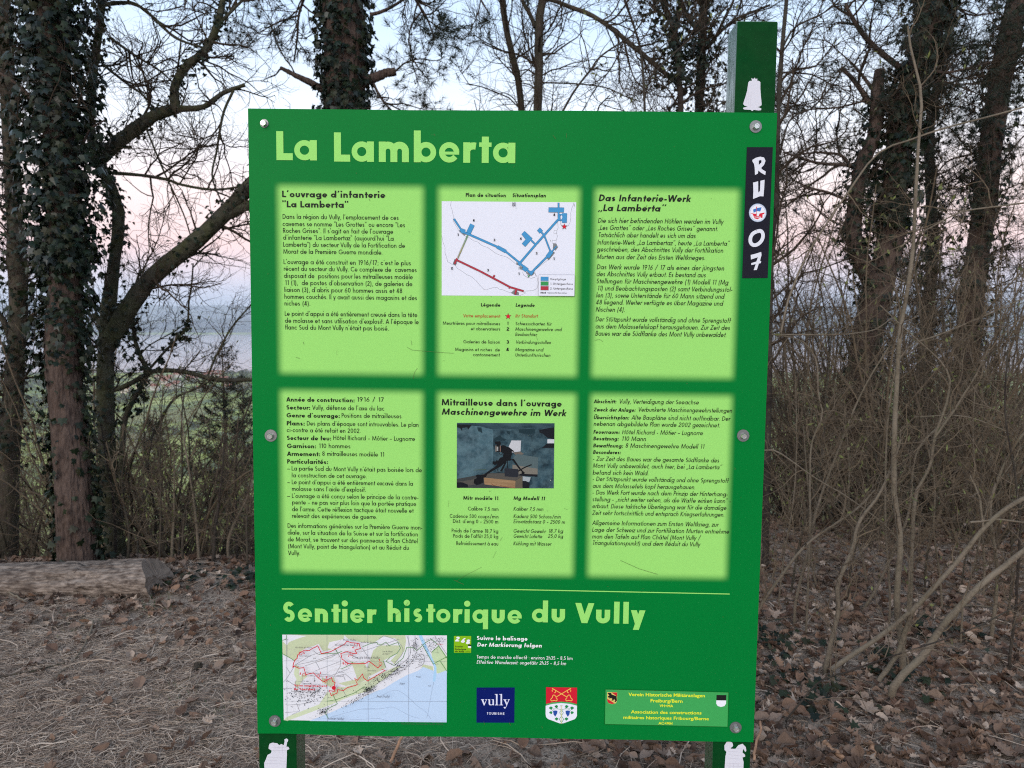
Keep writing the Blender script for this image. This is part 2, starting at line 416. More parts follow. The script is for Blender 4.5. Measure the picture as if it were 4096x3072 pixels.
SINGLE = []
def tree(name, label, cat, limbs, d, mt, tm=None, group=None, tw=(0, 0, 0), tl=(.9, .45, .2), ivy=None, needles=0, buds=0, up=.05,
         trunk_name='trunk', sides=9, base=None, r0=((.012, .006), (.006, .003), (.003, .0015)), extend=0, tmin=.12, ivy_parts=0, bias=None, wob=.02, ntip=.09):
    """limbs: first one is the trunk; tw = number of twigs of three orders"""
    Ls = [limb(l[0], l[1], l[2], d+(l[3] if len(l) > 3 else 0), wob) for l in limbs]
    L0, R0 = Ls[0]
    lowest = L0[np.argmin(L0[:, 2])]
    g = np.array((lowest[0], lowest[1], float(T(lowest[0], lowest[1]))))
    if base is not None: g = np.array((base[0], base[1], float(T(base[0], base[1]))))
    if lowest[2] > g[2]+.02 and base != 'none':
        # carry the trunk down to the ground
        e = np.linspace(0, 1, 10)[:, None]
        if L0[0, 2] > L0[-1, 2]: L0 = L0[::-1]; R0 = R0[::-1]
        foot = g-np.array((0, 0, .08))
        ext = foot+(L0[0]-foot)*e
        L0 = np.vstack([ext[:-1], L0]); R0 = np.concatenate([np.linspace(R0[0]*1.25, R0[0], 9), R0])
    elif L0[0, 2] > L0[-1, 2]: L0 = L0[::-1]; R0 = R0[::-1]
    if extend:
        dr = nrm(L0[-1]-L0[-4]); e = np.linspace(.1, 1, 8)[:, None]*extend
        L0 = np.vstack([L0, L0[-1]+dr*e+np.array([[0, 0, .1]])*e]); R0 = np.concatenate([R0, np.linspace(R0[-1], R0[-1]*.55, 8)])
    L0 = resample(L0, LP+10); R0 = np.interp(np.linspace(0, 1, LP+10), np.linspace(0, 1, len(R0)), R0)
    root = empty(name, g, label, cat, group)
    V, f = tubes(L0[None], R0[None], sides+3)
    mesh_np(trunk_name, V, [f], mt, root, True, g)
    allL = [resample(L0, LP)]; allR = [np.interp(np.linspace(0, 1, LP), np.linspace(0, 1, len(R0)), R0)]
    for L, R in Ls[1:]:
        V, f = tubes(L[None], R[None], sides)
        mesh_np('branch', V, [f], mt, root, True, g)
        allL.append(L); allR.append(R)
    par = np.stack(allL); rad = np.stack(allR)
    ends = []
    if tw[0]:
        parts = []; p1, r1 = grow(par, rad, tw[0], (tl[0]*.4, tl[0]*1.3), up=up, r0=r0[0], Q=9, tmin=tmin, bias=bias); parts.append(tubes(p1, r1, 4)); ends.append(p1)
        if tw[1]:
            p2, r2 = grow(p1, r1, tw[1], (tl[1]*.4, tl[1]*1.3), up=up, r0=r0[1], Q=7); parts.append(tubes(p2, r2, 3)); ends.append(p2)
            if tw[2]:
                p3, r3 = grow(p2, r2, tw[2], (tl[2]*.4, tl[2]*1.4), up=up, r0=r0[2], Q=5, wig=.3); parts.append(tubes(p3, r3, 3)); ends.append(p3)
        V, f = merge(parts)
        o = mesh_np('twigs', V, [f], tm or M['twig'], root, False, g); o['kind'] = 'stuff'
    if needles and ends:
        e = ends[-1]; n = needles; tuft_ = rng.choice(len(e), max(1, min(len(e), n//34)), replace=False); i = tuft_[rng.integers(len(tuft_), size=n)]; k = rng.integers(e.shape[1]//2, e.shape[1], size=n)
        pos = e[i, k]; dr = nrm(e[i, k]-e[i, k-1])+rng.normal(size=(n, 3))*.6
        V, f = needle_tris(pos, dr, rng.uniform(ntip*.6, ntip*1.2, n), .0022)
        o = mesh_np('needles', V, [f], M['needle'], root, False, g); o['kind'] = 'stuff'
    if buds and ends:
        e = ends[-1] if len(ends) < 3 else np.concatenate([ends[-1][:, -1], ends[-2][:, -1]])[:, None].repeat(2, 1)
        n = buds; i = rng.integers(len(e), size=n); pos = e[i, -1]
        V, f = tri_leaves(pos, rng.normal(size=(n, 3))*.5+np.array([0, 0, .8]), rng.uniform(.015, .04, n), rng.uniform(.006, .014, n))
        o = mesh_np('buds', V, [f], M['bud'], root, False, g); o['kind'] = 'stuff'
    if ivy:
        Vp = []
        for iv in ivy:
            li, n, spread, size, lo, hi = iv[:6]
            if li == 0: A = (L0, R0)
            else: A = Ls[li]
            pos, nor, sz = ivy_on(A[0], A[1], n, spread, size, lo, hi, len(iv) > 6)
            Vp.append((pos, nor, sz))
        pos = np.concatenate([a[0] for a in Vp]); nor = np.concatenate([a[1] for a in Vp]); sz = np.concatenate([a[2] for a in Vp])
        if ivy_parts:
            sc = sz/np.linalg.norm(pos-np.array((0, 0, CAMZ)), axis=1)
            facing = -(nrm(nor)*nrm(pos-np.array((0, 0, CAMZ)))).sum(1) > .1
            inside = (pos[:, 2] < CAMZ+.42*pos[:, 1]) & (pos[:, 1] < np.median(pos[:, 1]))
            order = np.argsort(-(sc*facing*inside)); pick = order[:ivy_parts]
            SINGLE.append((root, g, pos[pick], nor[pick], sz[pick]))
            keep = np.ones(len(pos), bool); keep[pick] = False; pos, nor, sz = pos[keep], nor[keep], sz[keep]
        V, f = leaf_cloud(pos, nor, sz)
        o = mesh_np('ivy', V, [f], M['ivy'], root, False, g); o['kind'] = 'stuff'
    return root

def sp_left(t):   # spread of the ivy up the near left trunk
    return np.where(t < .30, .05, np.where(t < .45, .05+(t-.30)*1.0, .20))
tree('pine_tree', 'ivy-clad tree with reddish trunk, rising just behind the fallen log', 'tree',
     [([(318, 2240), (300, 1950), (275, 1700), (258, 1450), (262, 1200), (258, 900), (245, 600), (215, 300), (200, -60)], 128, 100),
      ([(262, 660), (320, 600), (360, 520), (420, 480)], 14, 6),
      ([(230, 500), (130, 400), (60, 330), (-60, 260)], 20, 8)],
     4.55, M['pinebark'], M['darkt'], extend=1.5, tw=(26, 160, 500), tl=(.7, .4, .2), tmin=.5,
     ivy=[(0, 1000, lambda t: .05+.07*t, (.028, .055), .02, .40, 1), (0, 6400, sp_left, (.028, .062), .36, .99), (0, 600, .15, (.03, .055), .25, .42)], ivy_parts=150)
tree('forked_tree', 'mossy dark tree forking low beside the ivy-clad trunk', 'tree',
     [([(470, 2260), (440, 1950), (425, 1700), (420, 1500), (425, 1361), (432, 1230), (450, 1100), (470, 950), (476, 843), (440, 740), (392, 633), (360, 520), (372, 300), (400, 100), (420, -80)], 76, 26),
      ([(415, 1400), (480, 1290), (572, 1150), (663, 1060), (753, 990), (892, 862), (1010, 735), (1120, 640, .1), (1240, 560, .2)], 76, 50),
      ([(890, 870), (940, 845), (1010, 815), (1100, 790)], 44, 34),
      ([(380, 650), (434, 602), (578, 488), (640, 455), (705, 434)], 58, 42),
      ([(703, 440), (699, 350), (747, 265), (819, 205), (867, 108), (892, 0), (905, -120)], 38, 22),
      ([(705, 434), (813, 428), (892, 373), (979, 340)], 26, 14),
      ([(405, 690), (542, 699), (663, 717), (723, 738), (855, 759), (990, 742)], 15, 8),
      ([(400, 20, .2), (524, 12), (602, 60), (693, 145), (777, 181), (815, 190)], 18, 9),
      ([(572, 482), (651, 675), (729, 843), (768, 960)], 8, 5),
      ([(934, 361), (892, 458), (867, 602), (849, 705), (886, 808)], 11, 6),
      ([(414, 260), (512, 337), (578, 386), (620, 440)], 12, 6),
      ([(440, 150), (464, 168), (542, 223), (632, 277), (687, 325)], 12, 6),
      ([(870, 100), (930, 40), (1010, -40)], 14, 8),
      ([(540, 225), (640, 180), (602, 60)], 6, 3),
      ([(700, 350), (713, 260), (728, 125)], 9, 5)],
     5.0, M['mossbark'], M['darkt'], extend=1.2, tw=(110, 700, 2800), tl=(.75, .4, .2), tmin=.2,
     ivy=[(1, 260, .07, (.02, .035), .05, .8), (3, 200, .06, (.02, .035), 0, 1), (4, 260, .06, (.02, .035), 0, .9), (0, 420, .05, (.022, .04), .42, .75), (0, 300, .04, (.022, .04), .1, .42)], needles=0)
tree('shrub_tree', 'thin tree with a mossy bough reaching sideways to the board', 'tree',
     [([(478, 2260), (485, 2000), (495, 1700), (540, 1590), (586, 1491), (560, 1420), (539, 1353), (530, 1200), (560, 1080)], 30, 10),
      ([(455, 1560), (502, 1545), (582, 1501), (625, 1483), (709, 1483), (770, 1494), (824, 1509), (897, 1521), (1002, 1519), (1100, 1530)], 22, 15),
      ([(586, 1491), (660, 1405), (734, 1328), (752, 1281), (755, 1210), (767, 1133), (772, 1060)], 11, 6),
      ([(600, 1760), (694, 1599), (806, 1541), (864, 1426), (922, 1317), (995, 1230), (1060, 1160)], 11, 6),
      ([(560, 1420), (600, 1380), (690, 1330), (750, 1290)], 6, 4),
      ([(735, 1480), (790, 1420), (800, 1400)], 6, 3)],
     5.3, M['mossbark'], M['darkt'], tw=(60, 300, 900), tl=(.55, .32, .16), r0=((.005, .003), (.003, .0015), (.0015, .001)), ivy=[(2, 60, .08, (.03, .05), .1, .6), (0, 160, .09, (.03, .05), .5, .9)], buds=120)
# a tree swathed in ivy behind the board
tree('ivy_tree', 'thick ivy-covered trunk rising behind the top edge of the board, stubs both sides', 'tree',
     [([(1395, 2300), (1390, 1500), (1385, 800), (1378, 440), (1385, 200), (1375, 0), (1370, -120)], 190, 165),
      ([(1300, 360), (1249, 334), (1180, 300), (1122, 271)], 32, 14),
      ([(1450, 330), (1500, 310), (1542, 294), (1583, 285)], 42, 32),
      ([(1480, 60), (1530, 45), (1580, 20), (1640, -20)], 16, 8),
      ([(1490, 330), (1530, 400), (1580, 460)], 12, 7),
      ([(1370, -260), (1270, -120), (1200, 40), (1190, 150), (1175, 250)], 16, 6), ([(1375, -300), (1100, -160), (960, -20), (900, 90)], 18, 6),
      ([(1380, -240), (1560, -120), (1690, 40), (1740, 160)], 18, 6), ([(1380, -330), (1700, -220), (1880, -60), (1960, 60)], 18, 6), ([(1200, 60), (1110, 90), (1040, 130)], 8, 4),
      ([(1690, 40), (1640, 120), (1650, 230), (1720, 330)], 7, 4)],
     6.0, M['pinebark'], M['darkt'], extend=1.6, tw=(70, 420, 1300), tl=(.75, .4, .18), tmin=.3, needles=17000,
     ivy=[(0, 3600, .08, (.038, .07), .5, 1)], ivy_parts=90)
tree('slender_tree', 'slender bare tree behind the board, left of the pair right of the ivy trunk', 'tree',
     [([(2100, 2300), (2100, 1000), (2086, 443), (2059, 249), (2032, 158), (2009, 0), (2000, -120)], 40, 24),
      ([(2065, 235), (2085, 200), (2112, 155)], 6, 3)], 6.8, M['bark'], M['darkt'], extend=1.5, tw=(45, 360, 1500), tl=(1.1, .55, .28), tmin=.4)
tree('slender_tree', 'slender forked bare tree behind the board, right of the pair', 'tree',
     [([(2150, 2300), (2150, 1000), (2149, 448), (2158, 249), (2150, 120), (2163, 60), (2170, 0), (2190, -120)], 44, 30),
      ([(2140, 110), (2131, 81), (2110, 40), (2090, 0), (2070, -90)], 18, 14),
      ([(2170, 0), (2208, 0), (2280, 28), (2362, 59), (2452, 118), (2543, 194), (2633, 271), (2705, 330), (2740, 380)], 16, 20),
      ([(2155, 330), (2300, 335), (2420, 350), (2500, 385), (2570, 410)], 7, 4),
      ([(2180, 240), (2230, 190), (2260, 172)], 8, 4)], 6.4, M['bark'], M['darkt'], extend=1.6, tw=(70, 560, 2300), tl=(1.1, .55, .28), tmin=.35)
tree('sapling', 'thin straight dark sapling above the board top, between the forked trees', 'tree',
     [([(2590, 2300), (2585, 1000), (2579, 448), (2565, 217), (2543, 122), (2497, 0), (2480, -60)], 15, 9),
      ([(2249, 448), (2300, 360), (2362, 280), (2407, 222), (2533, 140)], 9, 6),
      ([(2583, 325), (2692, 217), (2790, 130), (2859, 81), (2910, 20)], 7, 5),
      ([(2540, 130), (2480, 100), (2400, 80), (2330, 82)], 5, 3),
      ([(2545, 120), (2590, 60), (2640, 0)], 6, 4), ([(2362, 280), (2340, 180), (2320, 120), (2330, 60)], 5, 3),
      ([(2390, 448), (2400, 420), (2440, 380)], 6, 4)],
     3.6, M['darkbark'], M['darkt'], tw=(50, 220, 500), tl=(.5, .25, .12), tmin=.4, r0=((.004, .0025), (.002, .0012), (.0012, .0008)), buds=160)
tree('forked_tree', 'dark forked tree just left of the ivy thicket by the tall post', 'tree',
     [([(2740, 2300), (2735, 1000), (2723, 448), (2714, 262), (2696, 181), (2687, 90), (2651, 0), (2630, -100)], 40, 20),
      ([(2700, 190), (2705, 104), (2723, 0), (2730, -90)], 20, 14)],
     6.2, M['darkbark'], M['darkt'], extend=1.5, tw=(45, 360, 1300), tl=(1., .5, .25), tmin=.4, ivy=[(0, 900, .22, (.03, .05), .62, .80)])
tree('ivy_tree', 'dark tree shaggy with ivy, left of the tall green post', 'tree',
     [([(2790, 2300), (2790, 1000), (2796, 448), (2805, 271), (2809, 136), (2818, 0), (2825, -100)], 56, 34),
      ([(2830, 190), (2877, 131), (2940, 80), (2995, 54), (3080, 20)], 16, 9),
      ([(2850, 170), (2873, 127), (2905, 60), (2931, 9), (2950, -70)], 13, 9),
      ([(2800, 130), (2750, 70), (2730, 20), (2700, -60)], 22, 12)],
     6.6, M['darkbark'], M['darkt'], extend=1.4, tw=(45, 380, 1600), tl=(1., .5, .25), tmin=.4, needles=5000,
     ivy=[(0, 1500, lambda t: np.clip(.34-(t-.6)*1.2, .08, .34), (.03, .05), .5, .82)])
tree('slim_tree', 'slim dark tree close against the right edge of the board', 'tree',
     [([(3060, 2300), (3075, 1500), (3086, 1000), (3104, 844), (3111, 603), (3117, 362), (3135, 121), (3147, 0), (3155, -90)], 30, 15),
      ([(3125, 200), (3180, 110), (3280, 60), (3370, 0)], 9, 5),
      ([(3120, 620), (3160, 480), (3250, 430), (3330, 340), (3420, 200)], 8, 4)],
     4.6, M['darkbark'], M['darkt'], extend=1.2, tw=(70, 450, 1400), tl=(.8, .4, .2), tmin=.25, buds=200)
# right-hand trees
tree('pine_tree', 'pine with reddish upper trunk draped in ivy, tallest of the right-hand trees', 'tree',
     [([(3440, 2290), (3435, 2000), (3430, 1700), (3440, 1500), (3490, 1250), (3557, 1000), (3575, 784), (3599, 603), (3611, 422), (3680, 271), (3713, 150), (3719, 0), (3725, -120)], 130, 84),
      ([(3500, 1150), (3420, 990), (3418, 844), (3448, 663), (3496, 542), (3508, 362), (3520, 280)], 70, 44),
      ([(3478, 410), (3418, 325), (3364, 271)], 24, 14), ([(3500, 370), (3440, 290), (3400, 247)], 16, 9),
      ([(3430, 690), (3406, 663), (3267, 651), (3135, 609)], 17, 8), ([(3400, 660), (3360, 620), (3267, 610), (3177, 620)], 14, 5),
      ([(3390, 800), (3297, 765), (3225, 753), (3201, 735)], 13, 7),
      ([(3640, 300), (3560, 240), (3500, 190), (3440, 120), (3380, 20)], 26, 14),
      ([(3470, 400), (3350, 430), (3230, 440), (3140, 470)], 9, 4),
      ([(3690, 280), (3790, 290), (3880, 270), (3990, 240)], 12, 6), ([(3700, 320), (3790, 330), (3900, 370)], 11, 6),
      ([(3720, 60), (3800, 20), (3880, 60), (3990, 50)], 10, 5)],
     5.8, M['pinebark'], M['darkt'], extend=1.6, tw=(120, 950, 3400), tl=(.85, .42, .2), tmin=.25, needles=24000,
     ivy=[(0, 1700, .13, (.04, .07), .42, .74), (0, 260, .06, (.04, .07), .80, 1), (0, 600, .08, (.04, .06), .05, .45), (1, 700, .09, (.03, .05), 0, .9)])
tree('pine_tree', 'leaning pine with grey-pink bark at the right edge of the picture', 'tree',
     [([(3850, 2230), (3850, 2000), (3872, 1400), (3900, 1100), (3936, 844), (3954, 663), (3985, 422), (4021, 211), (4069, 0), (4095, -120)], 96, 78),
      ([(4000, 210), (3960, 180), (3850, 190), (3760, 230)], 11, 5), ([(3960, 560), (3900, 610), (3800, 640), (3740, 700)], 11, 5),
      ([(3990, 330), (3920, 300), (3860, 310)], 10, 5), ([(4030, 150), (4100, 90), (4200, 40)], 11, 6)],
     6.6, M['pinebark'], M['darkt'], extend=1.6, tw=(90, 650, 2300), tl=(1., .5, .25), tmin=.3, needles=24000,
     ivy=[(0, 1500, .14, (.035, .06), .2, .8)])
tree('slim_tree', 'slim dark trunk between the two right-hand pines', 'tree',
     [([(3700, 2220), (3690, 1800), (3700, 1400), (3731, 1000), (3722, 723), (3719, 482), (3760, 300), (3800, 100), (3830, -80)], 62, 30)],
     7.4, M['bark'], M['darkt'], extend=1.2, tw=(70, 600, 2200), tl=(1., .5, .25), tmin=.3, needles=8000, ivy=[(0, 900, .12, (.04, .06), .1, .7)])
tree('pine_tree', 'dark tree half out of frame at the far left', 'tree',
     [([(20, 2250), (30, 1900), (60, 1500), (75, 1200), (60, 900), (40, 500), (20, 100), (10, -80)], 70, 48),
      ([(60, 1420), (20, 1300), (-20, 1230)], 26, 18)],
     5.6, M['bark'], M['darkt'], extend=1.2, tw=(80, 600, 2200), tl=(.8, .45, .22), tmin=.2, ivy=[(0, 1500, .11, (.03, .05), .15, .95)])

# saplings of the right-hand thicket, each as it stands in the photograph
def sap(label, pts, w0, w1, d, mt='palebark', tm='palet', tw=(26, 110, 170), tl=(.5, .25, .12), buds=14, extra=()):
    return tree('sapling', label, 'sapling', [(pts, w0*.82, w1*.7)]+[e for e in extra], d, M[mt], M[tm], group='thin stems of the thicket right of the board',
                tw=tw, tl=tl, trunk_name='stem', sides=7, r0=((.0035, .002), (.002, .001), (.001, .0008)), buds=buds, tmin=.2, wob=.08)
sap('pale grey stem standing upright right through the middle of the thicket', [(3613, 2672), (3604, 2562), (3587, 2388), (3604, 2162), (3578, 2000), (3575, 1784), (3587, 1542), (3599, 1332), (3629, 1169), (3653, 1000), (3665, 723), (3677, 542), (3689, 392), (3671, 289), (3647, 211), (3630, 100)], 26, 12, 3.2, buds=160, tw=(28, 110, 200),
    extra=[([(4120, 420), (3960, 465), (3780, 512), (3640, 560), (3508, 615), (3388, 778), (3243, 995), (3160, 1180), (3125, 1330)], 7, 8),
           ([(4110, 810), (3960, 830), (3840, 850), (3740, 900), (3659, 946), (3600, 990)], 7, 5)])
sap('leaning scaly stem running up to the right, thickest of the leaning pair', [(3332, 2672), (3513, 2549), (3642, 2446), (3739, 2349), (3836, 2239), (3933, 2116), (4030, 2032), (4110, 1985), (4200, 1930)], 24, 24, 3.1, tw=(12, 30, 40), extra=[([(3513, 2724), (3591, 2614), (3642, 2465), (3700, 2390)], 20, 16), ([(3933, 2116), (3920, 2000), (3880, 1900)], 10, 6), ([(3880, 2090), (4000, 2080), (4120, 2092)], 9, 6)])
sap('leaning scaly stem nearest the camera in the leaf litter', [(3565, 2756), (3620, 2690), (3694, 2620), (3804, 2465), (3901, 2362), (4024, 2258), (4100, 2200), (4220, 2100)], 34, 26, 2.95, tw=(10, 24, 30))
sap('low thin twig arching from beside the board to the far right', [(3145, 2879), (3274, 2730), (3384, 2692), (3520, 2640), (3642, 2601), (3800, 2550), (3940, 2491), (4100, 2405)], 9, 7, 2.75, 'darkbark', 'twig', (14, 30, 30))
sap('crooked pale stem bending left then right near the board', [(3300, 2672), (3325, 2560), (3352, 2440), (3352, 2336), (3410, 2194), (3436, 2090), (3513, 1980), (3560, 1880), (3600, 1760)], 22, 12, 3.25)
sap('thin stem slanting up right from the lower right corner of the board', [(3030, 2500), (3035, 2440), (3125, 2304), (3222, 2181), (3339, 2097), (3423, 2039), (3500, 1960)], 15, 9, 3.5)
sap('straight brown stem slanting right behind the pale grey one', [(3442, 2459), (3513, 2336), (3578, 2194), (3636, 2045), (3665, 1814), (3760, 1700)], 15, 9, 3.9)
sap('thin straight stem slanting up right beside the reddish pine foot', [(3180, 2420), (3230, 2200), (3279, 2000), (3358, 1784), (3418, 1633), (3484, 1500), (3560, 1380)], 13, 7, 3.7)
sap('thin bare stem bending down right from behind the board', [(3020, 1790), (3056, 1802), (3110, 1805), (3249, 1904), (3406, 2000), (3560, 2120), (3640, 2250)], 8, 7, 3.4, tw=(8, 20, 20))
sap('wavy pale stem with a level bough left of the pine', [(3230, 2420), (3240, 2100), (3240, 1900), (3249, 1765), (3291, 1663), (3273, 1573), (3267, 1446), (3207, 1362), (3086, 1338)], 9, 7, 3.6, extra=[([(3086, 1338), (3297, 1338), (3478, 1325), (3569, 1271)], 7, 4)])
sap('forked pale stem right of the tall grey one, curving over at head height', [(3640, 2420), (3659, 2000), (3719, 1874), (3737, 1753), (3780, 1633), (3798, 1512), (3749, 1434), (3617, 1313), (3520, 1220)], 18, 6, 3.6, extra=[([(3737, 1753), (3830, 1620), (3912, 1482), (3960, 1380)], 10, 5)])
sap('long thin stem arching level across the right edge', [(3850, 2420), (3900, 2250), (3960, 1990), (4081, 1784), (3990, 1711), (3840, 1663), (3659, 1669)], 8, 5, 3.5)
sap('slanting thin stem crossing the right edge above shoulder height', [(3560, 2400), (3540, 2000), (3560, 1600), (3617, 1404), (3780, 1331), (3960, 1253), (4110, 1185)], 10, 6, 3.7)
sap('pale stem at the right edge curving out of the frame', [(3970, 2500), (3990, 2300), (3960, 2050), (4000, 1900), (4060, 1780), (4130, 1700)], 17, 12, 3.5)
sap('dark broken stem standing near the right edge', [(4040, 2620), (4060, 2450), (4070, 2300), (4080, 2100), (4060, 1900), (4020, 1650), (4030, 1400)], 13, 8, 3.2, 'darkbark', 'twig')
for k, (xa, ya, xb, yb, d_, lab) in enumerate([
        (3110, 2520, 3180, 1500, 3.9, 'upright thin brown stem nearest the board edge'),
        (3150, 2470, 3330, 1300, 4.1, 'long brown stem leaning right close to the board'),
        (3290, 2440, 3215, 1700, 4.2, 'short brown stem leaning back towards the board'),
        (3390, 2430, 3460, 1750, 4.0, 'thin brown stem crossing the foot of the reddish pine'),
        (3480, 2450, 3380, 1650, 4.3, 'thin brown stem leaning left across the pine foot'),
        (3700, 2480, 3760, 1500, 4.1, 'thin brown stem just right of the grey upright one'),
        (3770, 2500, 3700, 1750, 3.9, 'thin stem leaning left beyond the scaly leaning pair'),
        (3830, 2460, 3930, 1450, 4.2, 'thin stem slanting right in front of the leaning pine'),
        (3930, 2480, 3900, 1550, 4.1, 'upright thin stem in front of the leaning pine'),
        (4020, 2540, 4090, 1500, 3.8, 'last thin upright stem before the right edge')]):
    mx, my = (xa+xb)/2+rng.uniform(-40, 40), (ya+yb)/2
    sap(lab, [(xa, ya), ((xa+mx)/2+rng.uniform(-20, 20), (ya+my)/2), (mx, my), ((xb+mx)/2+rng.uniform(-25, 25), (yb+my)/2), (xb, yb)], rng.uniform(8, 13), 5, d_, ['palebark', 'bark'][k % 2], ['palet', 'twig'][k % 2], tw=(16, 60, 90), buds=40)

NSH = {}
# shrubs: many-stemmed, behind on the slope
def shrub(x, y, h, ns, label, group, tone=0, spread=.5, tw=(60, 260, 500), buds=100, tl=.5, lean=(0, 0)):
    g = np.array((x, y, float(T(x, y))))
    NSH[group] = NSH.get(group, 0)+1
    ord_ = ['first', 'second', 'third', 'fourth', 'fifth', 'sixth', 'seventh', 'eighth', 'ninth', 'tenth', 'eleventh', 'twelfth', 'thirteenth', 'fourteenth', 'fifteenth', 'sixteenth', 'seventeenth', 'eighteenth'][(NSH[group]-1) % (15 if x > 0 else 18)]
    row = '' if x < 0 else (' in the front row' if NSH[group] <= 15 else ' in the back row')
    label = '%s %s, %s%s counting %s' % (['brown-stemmed', 'pale-stemmed', 'dark-twigged'][tone], label, ord_, row, 'from the left edge' if x < 0 else 'away from the board')
    root = empty('shrub', g, label, 'shrub', group)
    P = []
    for k in range(ns):
        a = rng.uniform(0, 6.28); r = rng.uniform(0, .18)
        p = [g+np.array((math.cos(a)*r, math.sin(a)*r, -.05))]
        d = nrm(np.array((math.cos(a)*spread*rng.uniform(.2, 1.3)+lean[0], math.sin(a)*spread*rng.uniform(.2, 1.3)+lean[1], 1.0)))
        for q in range(9):
            d = nrm(d+rng.normal(size=3)*.10+np.array((0, 0, .02))); p.append(p[-1]+d*h/9*rng.uniform(.9, 1.1))
        P.append(resample(p, 12))
    P = np.array(P); r = rng.uniform(.006, .014, ns)[:, None]*np.linspace(1, .35, 12)[None]
    m1 = [M['bark'], M['palet'], M['twig']][tone]
    for s in range(ns):
        V, f = tubes(P[s:s+1], r[s:s+1], 5)
        mesh_np('stem', V, [f], m1, root, True, g)
    p1, r1 = grow(P, r, tw[0], (tl*.5, tl*1.4), r0=(.004, .002), Q=7, tmin=.1, up=.03)
    p2, r2 = grow(p1, r1, tw[1], (tl*.25, tl*.8), r0=(.0025, .0012), Q=6, wig=.28)
    parts = [tubes(p1, r1, 3), tubes(p2, r2, 3)]
    if tw[2]:
        p3, r3 = grow(p2, r2, tw[2], (tl*.12, tl*.4), r0=(.0015, .0008), Q=4, wig=.3); parts.append(tubes(p3, r3, 3))
    V, f = merge(parts)
    o = mesh_np('twigs', V, [f], [M['twig'], M['palet'], M['twig']][tone], root, False, g); o['kind'] = 'stuff'
    if buds:
        i = rng.integers(len(p2), size=buds)
        V, f = tri_leaves(p2[i, -1], rng.normal(size=(buds, 3))*.6+np.array([0, 0, .7]), rng.uniform(.012, .035, buds), rng.uniform(.006, .014, buds))
        o = mesh_np('buds', V, [f], M['bud'], root, False, g); o['kind'] = 'stuff'
    return root
def px_x(px, y): return (px-2048)/F*y*1.02
for k in range(16):
    xa = 395+k*40+rng.uniform(-14, 14); h_ = rng.uniform(380, 820); d_ = rng.uniform(4.5, 5.2); xb = xa+rng.uniform(-90, 110)
    tree('sapling', '%s thin stem behind the log, %s counting from the ivy-clad trunk to the board' % (['brown', 'pale', 'dark'][k % 3], ['first', 'second', 'third', 'fourth', 'fifth', 'sixth', 'seventh', 'eighth', 'ninth', 'tenth', 'eleventh', 'twelfth', 'thirteenth', 'fourteenth', 'fifteenth', 'last'][k]), 'sapling',
         [([(xa, 2310), (xa+rng.uniform(-20, 20), 2310-h_*.35), ((xa+xb)/2+rng.uniform(-25, 25), 2310-h_*.7), (xb, 2310-h_)], rng.uniform(9, 17), 4)], d_, M[['bark', 'palebark', 'darkbark'][k % 3]], M[['twig', 'palet', 'darkt'][k % 3]],
         group='thin stems behind the log', tw=(14, 50, 70), tl=(.4, .2, .1), trunk_name='stem', sides=5, r0=((.003, .002), (.0018, .001), (.001, .0008)), buds=40, tmin=.2, wob=.08)
for k in range(18):
    y = 5.0+rng.uniform(0, 2.6); px = 20+k*56; HH = rng.uniform(1.1, 2.0) if px < 450 else rng.uniform(.8, 1.5)
    shrub(px_x(px, y), y, HH, rng.integers(6, 11), 'bare shrub left of the board', 'bare shrubs along the rim left of the board', tone=k % 3, tw=(50, 200, 300) if px < 450 else (26, 90, 140), buds=110, tl=.5 if px < 450 else .34)
for k in range(30):
    y = (4.9 if k < 15 else 6.2)+rng.uniform(0, 1.3); px = 3040+(k % 15)*75+rng.uniform(-30, 30)
    shrub(px_x(px, y), y, rng.uniform(1.7, 3.0), rng.integers(7, 12), 'bare thicket shrub', 'bare shrubs in the thicket right of the board', tone=k % 3, tw=(70, 330, 480), buds=60, tl=.65)

# distant wall of brush and tree tops on the slope: nobody could count it
def brush(name, label, n, xr, yr, hr, matn, buds=0):
    y = rng.uniform(*yr, n); x = px_x(rng.uniform(*xr, n), y); z = T(x, y)
    h = rng.uniform(*hr, n); Q = 7
    p = [np.stack([x, y, z-.05], 1)]; d = nrm(rng.normal(size=(n, 3))*np.array([.62, .5, .12])+np.array([0, 0, 1.]))
    for k in range(Q-1):
        d = nrm(d+rng.normal(size=(n, 3))*.2); p.append(p[-1]+d*(h/(Q-1))[:, None])
    P = np.stack(p, 1); R = rng.uniform(.003, .010, n)[:, None]*np.linspace(1, .3, Q)[None]
    p1, r1 = grow(P, R, n*5, (.3, .9), r0=(.004, .002), Q=6, tmin=.1)
    p2, r2 = grow(p1, r1, n*10, (.12, .5), r0=(.0025, .0012), Q=4, wig=.3)
    V, f = merge([tubes(P, R, 3), tubes(p1, r1, 3), tubes(p2, r2, 3)])
    o = mesh_np(name, V, [f], M[matn]); tag(o, label, 'undergrowth', None, 'stuff')
    if buds:
        i = rng.integers(len(p2), size=buds)
        V, f = tri_leaves(p2[i, -1], rng.normal(size=(buds, 3))*.6+np.array([0, 0, .5]), rng.uniform(.02, .045, buds), rng.uniform(.012, .022, buds))
        b = mesh_np('buds', V, [f], M['bud'], o); b['kind'] = 'stuff'
    return o
brush('brushwood', 'tangled brown brushwood filling the slope right of the board', 700, (3000, 4500), (6.2, 13), (1.6, 4.2), 'darkt2', 1500)
brush('brushwood', 'tangled low brushwood along the slope left of the board', 330, (-450, 480), (6.0, 12), (1.4, 3.6), 'twig', 5000)
brush('brushwood', 'thin low brushwood on the slope below the lake view', 120, (450, 1080), (5.6, 10), (.6, 1.7), 'palet', 4500)
